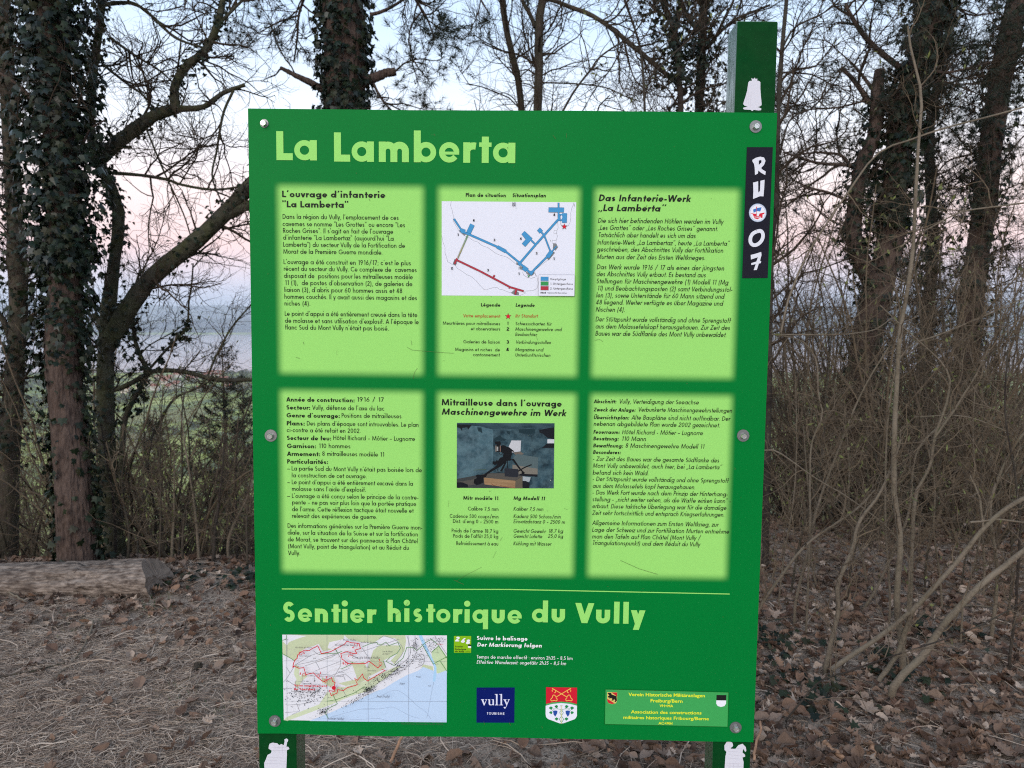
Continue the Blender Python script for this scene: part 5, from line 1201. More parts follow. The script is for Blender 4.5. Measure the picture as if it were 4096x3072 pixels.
b1 += L3('B1', [(147, 322, 1108, "Dans la région du Vully, l'emplacement de ces"), (147, 382, 1161, 'cavernes se nomme "Les Grottes" ou encore "Les'), (150, 438, 1063, "Roches Grises\". Il s'agit en fait de l'ouvrage"),
    (150, 495, 1067, "d'infanterie \"La Lambertaz\" (aujourd'hui \"La"), (152, 553, 1161, 'Lamberta") du secteur Vully de la Fortification de'), (153, 611, 974, "Morat de la Première Guerre mondiale."),
    (155, 697, 1210, "L'ouvrage a été construit en 1916/17; c'est le plus"), (157, 753, 1258, "récent du secteur du Vully. Ce complexe de  cavernes"), (158, 812, 1226, "disposait de  positions pour les mitrailleuses modèle"),
    (166, 870, 1222, "11 (1),  de postes d'observation (2), de galeries de"), (162, 928, 1138, "liaison (3), d'abris pour 60 hommes assis et 48"), (162, 985, 1260, "hommes couchés. Il y avait aussi des magasins et des"), (163, 1041, 375, "niches (4)."),
    (165, 1126, 1263, "Le point d'appui a été entièrement creusé dans la tête"), (166, 1184, 1275, "de molasse et sans utilisation d'explosif. A l'époque le"), (168, 1240, 1025, "flanc Sud du Mont Vully n'était pas boisé.")], cap=39)
block('text_block', b1, label='French text under the heading L\'ouvrage d\'infanterie')
b3 = L3('B3', [(113, 175, 876, "Das Infanterie-Werk"), (108, 257, 662, '„La Lamberta“')], cap=55, w=BD, it=IT)
b3 += L3('B3', [(107, 355, 1146, "Die sich hier befindenden Höhlen werden im Vully"), (105, 414, 1100, "„Les Grottes“ oder „Les Roches Grises“ genannt."), (108, 474, 915, "Tatsächlich aber handelt es sich um das"),
    (102, 535, 1195, "Infanterie-Werk „La Lambertaz“, heute „La Lamberta“"), (98, 593, 1143, "geschrieben, des Abschnittes Vully der Fortifikation"), (97, 655, 994, "Murten aus der Zeit des Ersten Weltkrieges."),
    (97, 740, 1151, "Das Werk wurde 1916 / 17 als eines der jüngsten"), (94, 798, 999, "des Abschnittes Vully erbaut. Es bestand aus"), (93, 857, 1186, "Stellungen für Maschinengewehre (1) Modell 11 (Mg"),
    (100, 916, 1220, "11) und Beobachtungsposten (2) samt Verbindungsstol-"), (92, 974, 1152, "len (3), sowie Unterstände für 60 Mann sitzend und"), (90, 1032, 1141, "48 liegend. Weiter verfügte es über Magazine und"), (89, 1092, 328, "Nischen (4)."),
    (87, 1173, 1208, "Der Stützpunkt wurde vollständig und ohne Sprengstoff"), (86, 1232, 1199, "aus dem Molassefelskopf herausgehauen. Zur Zeit des"), (85, 1291, 1171, "Baues war die Südflanke des Mont Vully unbewaldet.")], cap=40, it=IT)
block('text_block', b3, label='German text under the heading Das Infanterie-Werk')
b4 = L3('B4', [(182, 140, 762, "Année de construction:"), (184, 208, 384, "Secteur:"), (184, 275, 636, "Genre d'ouvrage:"), (186, 343, 338, "Plans:"), (188, 467, 563, "Secteur de feu:"), (188, 535, 434, "Garnison:"), (188, 602, 468, "Armement:"), (190, 668, 536, "Particularités:")], cap=37, w=BD)
b4 += L3('B4', [(782, 140, 1010, "1916 / 17"), (402, 210, 1015, "Vully, défense de l'axe du lac"), (653, 277, 1160, "Positions de mitrailleuses"), (357, 344, 1306, "Des plans d'époque sont introuvables. Le plan"), (186, 400, 813, "ci-contre a été refait en 2002."),
    (582, 467, 1276, "Hôtel Richard – Môtier – Lugnorre"), (458, 535, 726, "110 hommes"), (488, 602, 1012, "8 mitrailleuses modèle 11"), (188, 727, 213, "–"), (228, 727, 1334, "La partie Sud du Mont Vully n'était pas boisée lors de"), (229, 785, 865, "la construction de cet ouvrage."),
    (190, 843, 213, "–"), (229, 843, 1258, "Le point d'appui a été entièrement excavé dans la"), (230, 900, 858, "molasse sans l'aide d'explosif."), (190, 960, 213, "–"), (230, 960, 1305, "L'ouvrage a été conçu selon le principe de la contre-"),
    (232, 1015, 1286, "pente – ne pas voir plus loin que la portée pratique"), (231, 1073, 1265, "de l'arme. Cette réflexion tactique était nouvelle et"), (231, 1130, 952, "relevait des expériences de guerre."), (193, 1214, 1338, "Des informations générales sur la Première Guerre mon-"),
    (193, 1272, 1300, "diale, sur la situation de la Suisse et sur la fortification"), (194, 1330, 1298, "de Morat, se trouvent sur des panneaux à Plan Châtel"), (197, 1388, 1224, "(Mont Vully, point de triangulation) et au Réduit du"), (196, 1446, 299, "Vully.")], cap=38)
block('text_block', b4, label='French text beginning Année de construction')
b6 = L3('B6', [(73, 154, 264, "Abschnitt:"), (74, 224, 427, "Zweck der Anlage:"), (74, 290, 373, "Übersichtsplan:"), (71, 414, 293, "Feuerraum:"), (70, 470, 283, "Besatzung:"), (69, 530, 321, "Bewaffnung:"), (68, 586, 303, "Besonderes:")], cap=32, w=BD, it=IT)
b6 += L3('B6', [(288, 157, 966, "Vully, Verteidigung der Seeachse"), (450, 226, 1248, "Verbunkerte Maschinengewehrstellungen"), (394, 294, 1234, "Alte Baupläne sind nicht auffindbar. Der"), (73, 347, 1145, "nebenan abgebildete Plan wurde 2002 gezeichnet."), (315, 418, 1001, "Hôtel Richard - Môtier – Lugnorre"), (309, 474, 516, "110 Mann"), (343, 533, 1010, "8 Maschinengewehre Modell 11"),
    (66, 645, 1139, "- Zur Zeit des Baues war die gesamte Südflanke des"), (66, 703, 1160, "Mont Vully unbewaldet, auch hier, bei „La Lamberta“"), (65, 762, 538, "befand sich kein Wald."), (64, 816, 1221, "- Der Stützpunkt wurde vollständig und ohne Sprengstoff"), (64, 875, 936, "aus dem Molassefels kopf herausgehauen."),
    (62, 931, 1212, "- Das Werk Fort wurde nach dem Prinzip der Hinterhang-"), (62, 989, 1238, "stellung - „nicht weiter sehen, als die Waffe wirken kann“ -"), (61, 1047, 1201, "erbaut. Diese taktische Überlegung war für die damalige"), (61, 1105, 1183, "Zeit sehr fortschrittlich und entsprach Kriegserfahrungen."),
    (60, 1190, 1134, "Allgemeine Informationen zum Ersten Weltkrieg, zur"), (60, 1248, 1224, "Lage der Schweiz und zur Fortifikation Murten entnehme"), (60, 1305, 980, "man den Tafeln auf Plan Châtel (Mont Vully /"), (62, 1360, 978, "Triangulationspunkt) und dem Réduit du Vully")], cap=38, it=IT)
block('text_block', b6, label='German text beginning Abschnitt')
b5 = L3('B5', [(100, 172, 1120, "Mitrailleuse dans l‘ouvrage")], cap=53, w=BD)+L3('B5', [(100, 252, 1158, "Maschinengewehre im Werk")], cap=53, w=BD, it=IT)
b5 += L3('B5', [(284, 975, 580, "Mitr modèle 11")], cap=31, w=BD)+L3('B5', [(710, 977, 974, "Mg Modell 11")], cap=31, w=BD, it=IT)
b5 += L3('B5', [(323, 1067, 582, "Calibre 7,5 mm"), (168, 1129, 582, "Cadence 500 coups/min"), (196, 1173, 580, "Dist. d'eng 0 – 2500 m"), (185, 1253, 580, "Poids de l'arme 18,7 kg"), (197, 1298, 580, "Poids de l'affût 25,0 kg"), (224, 1361, 580, "Refroidissement à eau")], cap=32)
b5 += L3('B5', [(710, 1068, 962, "Kaliber 7,5 mm"), (710, 1131, 1110, "Kadenz 500 Schuss/min"), (710, 1175, 1146, "Einsatzdistanz 0 – 2500 m"), (709, 1256, 984, "Gewicht Gewehr"), (1006, 1256, 1130, "18,7 kg"), (709, 1300, 953, "Gewicht Lafette"), (1003, 1300, 1130, "25,0 kg"), (709, 1363, 1030, "Kühlung mit Wasser")], cap=32, it=IT)
for i in b5: block('heading' if i[1]['w'] == BD else 'text_line', [i])
b2 = L3('M1', [(495, 232, 1047, "Plan de situation")], cap=52, w=BD)+L3('M1', [(1138, 236, 1598, "Situationsplan")], cap=52, w=BD, it=IT)
b2 += L3('M2', [(728, 163, 1003, "Légende"), (1100, 428, 1118, "1"), (1092, 508, 1130, "2"), (1089, 693, 1127, "3"), (1087, 800, 1127, "4")], cap=48, w=BD)+L3('M2', [(1222, 166, 1490, "Legende")], cap=48, w=BD, it=IT)
b2 += L3('M2', [(185, 423, 1000, "Meurtrières pour mitrailleuses"), (583, 503, 1000, "et observateurs"), (477, 688, 997, "Galeries de liaison"), (360, 797, 997, "Magasins et niches  de"), (615, 873, 997, "cantonnement")], cap=47)
b2 += L3('M2', [(1218, 430, 1734, "Schiessscharten für"), (1216, 508, 1874, "Maschinengewehre und"), (1216, 583, 1524, "Beobachter"), (1222, 694, 1722, "Verbindungsstollen"), (1215, 800, 1612, "Magazine und"), (1216, 877, 1714, "Unterkunftsnischen")], cap=47, it=IT)
for i in b2: block('heading' if i[1]['w'] == BD else 'text_line', [i])
block('text_block', L3('M2', [(475, 318, 1003, "Votre emplacement")], cap=48)+L3('M2', [(1218, 320, 1537, "Ihr Standort")], cap=48, it=IT), 'inkred', label='red line of the legend')
b7 = L3('S2', [(284, 577, 816, "Suivre le balisage")], cap=42, w=BD)+L3('S2', [(286, 646, 964, "Der Markierung folgen")], cap=42, w=BD, it=IT)
b7 += L3('S2', [(282, 772, 1290, "Temps de marche effectif : environ 2h35 – 8,5 km")], cap=36)+L3('S2', [(281, 827, 1220, "Effektive Wanderzeit: ungefähr 2h35 – 8,5 km")], cap=36, it=IT)
block('text_block', b7, 'inkw', label='white text on following the waymarks')

# ================================================================== flat prints
COLS = {}
def pm(col, rough=.45):
    if col not in COLS: COLS[col] = flatmat('print_%d' % (len(COLS)+1), col, rough)
    return COLS[col]
class Print:
    """one printed picture: polygons and lines in layers, one mesh per picture, one material slot per ink"""
    def __init__(s, name, crop, parent=None, z=.0003): s.n, s.c, s.p, s.z = name, crop, parent, z; s.V = []; s.Q = []; s.Tt = []; s.mi = []; s.mt = []; s.cols = []; s.k = 0; s.o = 0
    def slot(s, c):
        if c not in s.cols: s.cols.append(c)
        return s.cols.index(c)
    def lay(s, step=1): s.k += step; return s.z+s.k*.00001
    def poly(s, pts, c, crop=None):
        z = s.lay(); P = [B(crop or s.c, *p) for p in pts]
        t = tessellate_polygon([[Vector((*p, 0)) for p in P]])
        s.V += [(p[0], p[1], z) for p in P]
        for a in t:
            cr = np.cross(P[a[1]]-P[a[0]], P[a[2]]-P[a[0]])
            a = a if cr > 0 else a[::-1]; s.Tt.append(tuple(i+s.o for i in a)); s.mt.append(s.slot(c))
        s.o += len(P)
    def line(s, pts, w, c, closed=False, crop=None, smooth=False):
        z = s.lay()
        if smooth: pts = resample(np.array(pts, float), len(pts)*4)
        P = [B(crop or s.c, *p) for p in pts]
        wm = w/CROP[crop or s.c][2]/2220
        if closed: P = P+[P[0]]
        V, f = ribbon(P, wm, closed); s.V += [(v[0], v[1], z) for v in V]
        s.Q += [tuple(i+s.o for i in q) for q in f]; s.mi += [s.slot(c)]*len(f); s.o += len(V)
    def circ(s, x, y, r, c, ry=None, n=20): s.poly([(x+r*math.cos(a), y+(ry or r)*math.sin(a)) for a in np.arange(n)/n*2*math.pi], c)
    def text(s, x0, y, x1, t, cap, c, w=.13, it=0, crop=None):
        Q, f = T_(crop or s.c, x0, y, x1, t, cap, w=w, it=it); z = s.lay(6); Q[:, 2] = z+(Q[:, 2]-.0006)*.5
        s.V += [tuple(q) for q in Q]; s.Q += [tuple(i+s.o for i in q) for q in f]; s.mi += [s.slot(c)]*len(f); s.o += len(Q); s.lay(6)
    def build(s, label=None, matfn=None):
        fs = []
        if s.Q: fs.append(np.array(s.Q))
        if s.Tt: fs.append(np.array(s.Tt))
        V = np.array(s.V); V[:, 1] += FOOT
        o = mesh_np(s.n, V, fs, None, s.p or sign, mats=[(matfn or pm)(c) for c in s.cols], midx=s.mi+s.mt)
        if label: o['label'] = label
        return o
BK = (.012, .013, .012); WH = (.76, .77, .82)
# ---- situation plan
BLU, GRY, RED, GRN = (.055, .27, .52), (.20, .21, .21), (.40, .035, .055), (.04, .28, .08)
p = Print('situation_plan', 'M1')
p.poly([(162, 294), (2022, 308), (1995, 1607), (162, 1596)], (.70, .72, .80))
TH = 3.2
for pts in ([(295, 296), (284, 350), (310, 430), (322, 500), (322, 570), (370, 650), (410, 720), (470, 770), (530, 790), (600, 840), (660, 858), (715, 905), (800, 935), (850, 970), (910, 1015), (985, 1045), (1060, 1065), (1120, 1105), (1200, 1175)],
            [(163, 770), (180, 860), (208, 930), (208, 1010), (232, 1080), (245, 1130), (300, 1162), (350, 1180), (375, 1220), (440, 1260), (510, 1310), (570, 1335), (640, 1395), (690, 1455), (745, 1512), (800, 1510), (870, 1490), (930, 1488), (960, 1510), (1010, 1520), (1070, 1545), (1120, 1560)],
            [(1985, 312), (1980, 350), (1960, 390), (1945, 460), (1948, 520), (1935, 590), (1910, 635), (1830, 632), (1803, 610), (1803, 560)], [(1760, 565), (1768, 610), (1772, 660), (1755, 700), (1752, 740), (1762, 780), (1745, 830)],
            [(1450, 1280), (1480, 1340), (1497, 1430), (1480, 1500), (1420, 1530), (1290, 1538)], [(1640, 1100), (1570, 1150), (1510, 1200), (1460, 1240)], [(1120, 1560), (1180, 1590), (1250, 1595), (1325, 1562), (1290, 1548)],
            [(1280, 1270), (1290, 1310), (1340, 1345), (1400, 1360), (1450, 1345), (1460, 1300)], [(1225, 1200), (1228, 1240), (1280, 1245)]):
    p.line(pts, TH, (.08, .08, .09))
for sq in ([(1716, 695), (1755, 697), (1750, 740), (1712, 736)], [(1692, 833), (1746, 838), (1738, 880), (1688, 874)]): p.line(sq, TH, (.08, .08, .09), True)
def both(pts, c): p.poly(pts, c); p.line(pts, 3, (.03, .06, .09), True)
both([(400, 700), (420, 690), (500, 740), (480, 770)], GRY); both([(1240, 1190), (1290, 1210), (1260, 1240), (1235, 1220)], GRY); both([(1320, 1265), (1370, 1290), (1400, 1330), (1340, 1300)], GRY)
both([(1705, 878), (1745, 882), (1768, 930), (1735, 975), (1700, 950)], GRY); both([(1690, 985), (1727, 1005), (1640, 1110), (1600, 1065)], GRY); both([(1190, 1140), (1215, 1150), (1225, 1180), (1200, 1170)], GRY)
both([(1395, 1300), (1440, 1265), (1445, 1290), (1410, 1322)], GRY); both([(340, 1095), (362, 1100), (330, 1165), (317, 1165)], GRY); both([(340, 1140), (372, 1146), (355, 1180), (335, 1170)], GRY)
both([(1165, 1520), (1230, 1560), (1225, 1590), (1170, 1588), (1122, 1560)], GRY)
cors = [([(332, 538), (425, 678)], 22), ([(490, 735), (545, 755), (930, 925)], 26), ([(930, 925), (1050, 990)], 44), ([(1050, 992), (1245, 1150)], 24), ([(1250, 1140), (1460, 895), (1770, 550)], 26), ([(1395, 830), (1458, 892)], 20), ([(1530, 712), (1575, 762)], 20), ([(1578, 765), (1660, 975)], 18), ([(1640, 1040), (1440, 1240)], 24), ([(1777, 316), (1777, 560)], 20), ([(1777, 482), (1835, 482)], 16), ([(1777, 556), (1835, 556)], 16), ([(1690, 985), (1748, 915)], 14), ([(1240, 1150), (1330, 1230), (1400, 1300), (1440, 1240)], 26)]
rooms = [[(425, 668), (490, 690), (484, 715), (505, 722), (490, 745), (440, 735), (412, 700)], [(560, 603), (615, 632), (560, 745), (505, 722)], [(1266, 750), (1307, 708), (1413, 808), (1375, 855), (1325, 822)], [(1325, 822), (1375, 855), (1316, 923), (1272, 880)], [(1483, 700), (1518, 660), (1560, 702), (1515, 738)], [(1640, 382), (1852, 384), (1850, 448), (1638, 446)], [(1830, 460), (1892, 462), (1888, 592), (1826, 590)], [(1768, 470), (1800, 480), (1800, 560), (1768, 560)], [(1665, 965), (1705, 1000), (1645, 1085), (1602, 1050)], [(1225, 1130), (1262, 1140), (1268, 1175), (1235, 1185), (1215, 1160)], [(1300, 1180), (1360, 1225), (1320, 1270), (1272, 1235)], [(1370, 1265), (1440, 1245), (1405, 1312)]]
for c_, w_ in cors: p.line(c_, w_+6, (.03, .06, .09))
for r_ in rooms: p.line(r_, 6, (.03, .06, .09), True)
for c_, w_ in cors: p.line(c_, w_, BLU)
for r_ in rooms: p.poly(r_, BLU)
p.circ(1817, 515, 12, (.70, .72, .80), 25, 12)
for q in range(22):
    t = q/22; c = tuple(np.array(GRN)*(1-t)**1+np.array((.5, .35, .08))*t*(1 if t < .75 else .6)); x0, y0 = 522-q*6.2, 765+q*14.5
    p.poly([(x0-9, y0), (x0+8, y0+4), (x0+3, y0+14), (x0-13, y0+11)], c)
p.line([(512, 765), (368, 1090)], 2.5, BK); p.line([(532, 768), (385, 1095)], 2.5, BK)
reds = [([(340, 1160), (375, 1085)], 22), ([(372, 1108), (700, 1265), (1110, 1482), (1295, 1537)], 20), ([(868, 1360), (893, 1314)], 18), ([(1098, 1480), (1094, 1502)], 14), ([(1195, 1515), (1182, 1555), (1180, 1582)], 22)]
for c_, w_ in reds: p.line(c_, w_+6, (.06, .02, .02))
for c_, w_ in reds: p.line(c_, w_, RED)
both([(1345, 1320), (1380, 1320), (1365, 1348)], GRN)
star = lambda x, y, r: [(x+(r if i % 2 == 0 else r*.40)*math.sin(i*math.pi/5), y-(r if i % 2 == 0 else r*.40)*math.cos(i*math.pi/5)) for i in range(10)]
p.poly(star(1856, 645, 46), (.02, .02, .02)); p.poly(star(1856, 645, 38), (.62, .01, .03))
for x, y, t in ((592, 576, '4'), (376, 775, '1'), (875, 847, '3'), (1242, 828, '4'), (1457, 1030, '3'), (1703, 498, '4'), (290, 1238, '2'), (786, 1264, '3'), (1217, 1312, '1'), (1700, 1105, '1')):
    p.text(x, y, x+(28 if t != '1' else 20), t, 34, BK, .2)
p.text(1140, 365, 1180, 'N', 52, BK, .12); p.line([(1152, 372), (1172, 310)], 4, BK)
p.poly([(1505, 1312), (2000, 1314), (1995, 1607), (1501, 1603)], (.70, .72, .80)); p.line([(1505, 1312), (2000, 1314), (1995, 1607), (1501, 1603)], 4, (.10, .10, .11), True)
for y, c, t in ((1340, BLU, 'Hauptgänge'), (1405, GRN, '1. Untergeschoss'), (1470, RED, '2. Untergeschoss')):
    both([(1530, y), (1638, y+1), (1637, y+55), (1529, y+54)], c); p.text(1662, y+45, 1880 if y == 1340 else 1972, t, 30, (.05, .05, .06), .13)
p.text(1528, 1570, 1602, 'PARetE', 22, BK, .25); p.text(1624, 1568, 1892, 'Ingenieure AG Bern und Lyss', 17, BK, .14)
p.build('blue, red and green plan of the galleries')
p = Print('legend_star', 'M2'); p.poly(star(1115, 305, 50), (.02, .02, .02)); p.poly(star(1115, 305, 41), (.62, .01, .03)); p.build()

# ---- picture of the machine gun
def photomat(col):
    key = ('ph', col)
    if key not in COLS:
        if col == 'wall': COLS[key] = mat('print_mottled_teal', (.045, .10, .125),   .5, .1, noise=[(38, (.10, .18, .205), .8, 8), (22, (.012, .03, .042), .85, 8), (110, (.12, .19, .22), .35, 6)])
        elif col == 'ceil': COLS[key] = mat('print_dark_teal', (.015, .035, .045),   .5, .1, noise=[(40, (.05, .09, .11), .8, 8, (.5, 2, 1))])
        elif col == 'right': COLS[key] = mat('print_mottled_slate', (.024, .06, .08),   .5, .1, noise=[(45, (.008, .018, .025), .85, 9), (70, (.08, .14, .16), .6, 6)])
        elif col == 'wood': COLS[key] = mat('print_wood', (.30, .19, .10),   .5, .1, noise=[(60, (.20, .12, .06), .8, 6, (.2, 2, 1))])
        else: COLS[key] = flatmat('print_%d' % (len(COLS)+1), col)
    return COLS[key]
p = Print('machine_gun_picture', 'PH')
p.poly([(230, 102), (2107, 110), (2092, 1362), (226, 1352)], 'wall')
p.poly([(930, 240), (2103, 190), (2092, 1362), (930, 1360), (925, 700)], 'right')
p.poly([(230, 102), (2107, 110), (2104, 190), (1500, 215), (930, 235), (700, 175), (230, 130)], 'ceil')
DK = (.008, .010, .014)
p.poly([(232, 130), (520, 140), (470, 200), (445, 235), (425, 190), (330, 200), (330, 270), (290, 200), (232, 190)], DK)
p.poly([(2000, 200), (2104, 190), (2102, 420), (1970, 390), (1880, 310), (1820, 300), (1810, 240)], DK)
p.poly([(1970, 418), (2102, 418), (2100, 495), (1968, 495)], (.50, .52, .54)); p.poly([(1960, 500), (2100, 500), (2099, 585), (1860, 585)], DK)
for a_ in ([(1180, 250), (1260, 270), (1240, 330), (1190, 300)], [(1430, 230), (1720, 210), (1735, 300), (1600, 330), (1420, 290)], [(930, 420), (1060, 330), (1100, 400), (1180, 420), (1150, 450), (1000, 440)], [(620, 190), (700, 190), (720, 300), (640, 260)]): p.poly(a_, (.012, .03, .038))
p.poly([(1280, 440), (1465, 443), (1452, 650), (1290, 672), (1225, 560)], (.46, .47, .49)); p.poly([(1310, 674), (1452, 655), (1520, 700), (1385, 745)], (.13, .11, .09))
p.poly([(1385, 700), (1790, 765), (1785, 1080), (1500, 1060), (1290, 800)], (.075, .11, .115)); p.poly([(1300, 905), (1780, 985), (1780, 1095), (1450, 1110), (1290, 1080)], (.16, .15, .125))
p.poly([(230, 1180), (900, 1060), (1480, 1100), (1490, 1362), (226, 1352)], (.04, .045, .045)); p.poly([(228, 1240), (540, 1190), (760, 1080), (1140, 1070), (1480, 1120), (1350, 1210), (740, 1160), (560, 1290), (228, 1345)], (.075, .07, .06))
p.poly([(1440, 1080), (1780, 1095), (1778, 1140), (1420, 1115)], DK)
p.poly([(745, 1155), (1355, 1215), (1350, 1362), (1340, 1362), (760, 1285)], 'wood'); p.poly([(1355, 1215), (1490, 1125), (1490, 1360), (1352, 1361)], (.10, .085, .06))
p.poly([(1494, 1130), (1650, 1150), (1620, 1240), (1495, 1215)], (.30, .34, .36)); p.poly([(1490, 1218), (1560, 1220), (1630, 1270), (1620, 1360), (1490, 1360)], DK)
p.line([(890, 1270), (940, 1310), (1000, 1290)], 8, (.15, .04, .02)); p.line([(1060, 1310), (1200, 1335), (1340, 1338)], 10, (.18, .04, .02))
G = (.006, .007, .009)
p.poly([(960, 465), (1060, 455), (1075, 500), (1062, 545), (1120, 530), (1190, 560), (1240, 575), (1320, 640), (1330, 665), (1285, 650), (1290, 700), (1260, 790), (1290, 800), (1250, 830), (1190, 830), (1080, 935), (980, 990), (815, 1090), (790, 1140), (740, 1160), (740, 1250), (680, 1280), (610, 1300), (550, 1260), (560, 1190), (610, 1160), (590, 1110), (640, 1095), (740, 1100), (880, 1000), (1000, 925), (1005, 880), (960, 915), (915, 890), (920, 840), (975, 845), (990, 820), (1020, 835), (1060, 770), (1110, 760), (1125, 690), (1080, 665), (975, 660), (975, 545), (1005, 520), (960, 500)], G)
p.line([(1040, 680), (1065, 720), (1095, 710), (1100, 680)], 9, G)
p.poly([(983, 560), (1030, 560), (1030, 640), (983, 640)], (.10, .11, .11)); p.line([(980, 540), (980, 655)], 10, (.45, .36, .28)); p.line([(1062, 540), (1062, 655)], 10, (.35, .22, .17)); p.line([(1010, 560), (1010, 640)], 10, (.42, .42, .40))
p.poly([(1160, 840), (1190, 850), (1110, 1010), (1100, 1040), (1055, 1030), (1075, 1000)], G); p.line([(1203, 830), (1200, 980)], 14, G)
p.poly([(1280, 800), (1320, 790), (1470, 1000), (1535, 1060), (1520, 1090), (1470, 1085), (1475, 1040), (1440, 1010)], G); p.line([(985, 1050), (1140, 1070)], 8, G)
p.poly([(1140, 990), (1165, 972), (1410, 992), (1415, 1110), (1390, 1150), (1150, 1130)], (.018, .021, .028)); p.line([(1400, 1035), (1530, 960), (1665, 905)], 22, G); p.line([(1005, 990), (1020, 1040), (1050, 1065)], 9, G)
p.poly([(228, 1245), (330, 1245), (440, 1290), (440, 1340), (228, 1350)], DK); p.circ(2030, 1205, 8, (.6, .6, .5), None, 8)
p.build('printed picture of a machine gun on a tripod in a vaulted room', photomat)

# ---- trail map
p = Print('trail_map', 'MP')
p.poly([(115, 230), (1450, 236), (2717, 243), (2712, 1616), (1500, 1606), (140, 1580)], (.68, .69, .73))
FO = (.50, .56, .36); FO2 = (.55, .62, .42); LK = (.46, .60, .78)
MQ = lambda pts: [(x+1382.5, y) for x, y in pts]
# forest
p.poly([(250, 232), (1090, 236), (1085, 300), (860, 350), (830, 440), (900, 465), (760, 495), (690, 375), (610, 410), (495, 440), (430, 480), (380, 530), (360, 590), (310, 640), (120, 530), (118, 330), (190, 400), (220, 350), (340, 300), (500, 250)], FO)
p.poly([(1090, 236), (2060, 240), (2070, 330), (2050, 480), (1950, 620), (1890, 700), (1830, 640), (1960, 500), (1980, 370), (1900, 290), (1830, 285), (1720, 255), (1560, 360), (1360, 350), (1160, 300)], FO)
p.poly(MQ([(170, 480), (260, 400), (480, 400), (590, 400), (560, 520), (430, 590), (330, 640), (360, 760), (90, 900), (60, 800), (0, 700), (-200, 650), (-30, 850), (-60, 920), (20, 930)])[::1], FO)
p.poly([(140, 1580), (190, 1530), (700, 1330), (830, 1130), (880, 1160), (1000, 1050), (1300, 980), (1440, 830), (1250, 700), (1000, 770), (1060, 830), (1230, 860), (1230, 960), (1050, 1000), (960, 940), (850, 960), (700, 900), (720, 1000), (780, 1080), (740, 1200), (720, 1330)][:6]+[(1100, 1060), (1330, 990), (1440, 960), (1480, 930), (1900, 740), (2000, 720), (1480, 1120), (1200, 1200), (900, 1330), (500, 1480), (200, 1590)], FO2)
p.poly([(1000, 1000), (1300, 930), (1220, 700), (1400, 660), (1480, 800), (1470, 940), (1330, 990), (1120, 1040)], FO); p.poly([(320, 700), (390, 740), (380, 860), (420, 950), (350, 960), (300, 850)], FO2); p.poly([(420, 870), (500, 850), (510, 890), (430, 960), (350, 1090), (310, 980)], FO2); p.poly([(740, 900), (830, 950), (930, 900), (960, 1000), (880, 1060), (740, 980)], FO)
p.poly(MQ([(1210, 410), (1335, 580), (1335, 840), (1175, 840), (1165, 740), (1100, 590), (1090, 500)]), (.50, .62, .38)); p.poly(MQ([(960, 700), (1110, 730), (1120, 810), (930, 750)]), FO)
# lake and canal
p.poly(MQ([(-840, 1600), (-480, 1450), (-60, 1260), (90, 1180), (250, 1110), (330, 1090), (500, 980), (700, 870), (880, 800), (960, 740), (1120, 810), (1165, 850), (1335, 800), (1724, 1618)][:-1]+[(1722, 1618), (1330, 1618), (100, 1608)]) if False else MQ([(-840, 1594), (-480, 1450), (-60, 1260), (90, 1180), (250, 1110), (330, 1090), (500, 980), (700, 870), (880, 800), (960, 740), (1120, 800), (1180, 850), (1332, 790), (1330, 1616), (100, 1606)]), LK)
p.poly(MQ([(885, 241), (940, 241), (1010, 400), (1100, 590), (1168, 740), (1168, 850), (1150, 970), (1110, 970), (1130, 800), (1130, 740), (1060, 590), (960, 410)]), (.36, .58, .78))
CO = (.42, .40, .36); GR = (.30, .30, .32)
for k_ in range(26):   # contour lines
    x0 = rng.uniform(150, 1700); y0 = rng.uniform(480, 1000); L = rng.uniform(120, 420); a0 = rng.uniform(-.6, -.1)
    p.line([(x0+t*L*math.cos(a0), y0+t*L*math.sin(a0)+20*math.sin(t*4+k_)) for t in np.linspace(0, 1, 8)], 3, (.55, .52, .48))
for pts in (MQ([(-800, 1560), (-300, 1560), (-60, 1570), (240, 1552), (420, 1600)]), MQ([(0, 1410), (300, 1398), (470, 1372), (600, 1430), (750, 1510), (900, 1550)]), MQ([(-500, 1530), (0, 1400), (200, 1400)]), MQ([(80, 1258), (300, 1190), (480, 1110), (600, 1130), (750, 1240), (860, 1350), (1000, 1450), (1080, 1560)]), MQ([(1125, 980), (1080, 1200), (1030, 1500), (1010, 1540)])): p.line(pts, 4, (.34, .42, .54), smooth=True)
for pts in ([(318, 710), (560, 560), (750, 495)], [(370, 700), (650, 640), (990, 520)], [(480, 720), (900, 580), (1060, 490)], [(640, 645), (705, 770)], [(640, 800), (1020, 655)], [(500, 830), (900, 870), (1180, 760)], [(190, 640), (190, 300)], [(190, 950), (500, 1150)],
            [(318, 710), (180, 930), (130, 980)], [(180, 740), (235, 830)], [(940, 440), (990, 520), (1040, 600), (1030, 730), (940, 880)], [(430, 880), (960, 885), (1110, 850), (1230, 950)], [(430, 880), (430, 970), (330, 960), (315, 1140)], [(620, 880), (620, 960)], [(1080, 870), (1110, 950)],
            [(600, 480), (690, 545), (850, 510)], [(1100, 490), (1350, 620)], [(1370, 430), (1500, 620)], [(1360, 500), (1960, 300)], [(200, 1340), (380, 1330), (560, 1300)], [(160, 1460), (380, 1440), (270, 1490)], [(350, 1330), (390, 1440)], [(1050, 1070), (1140, 1220)]): p.line(pts, 6, GR)
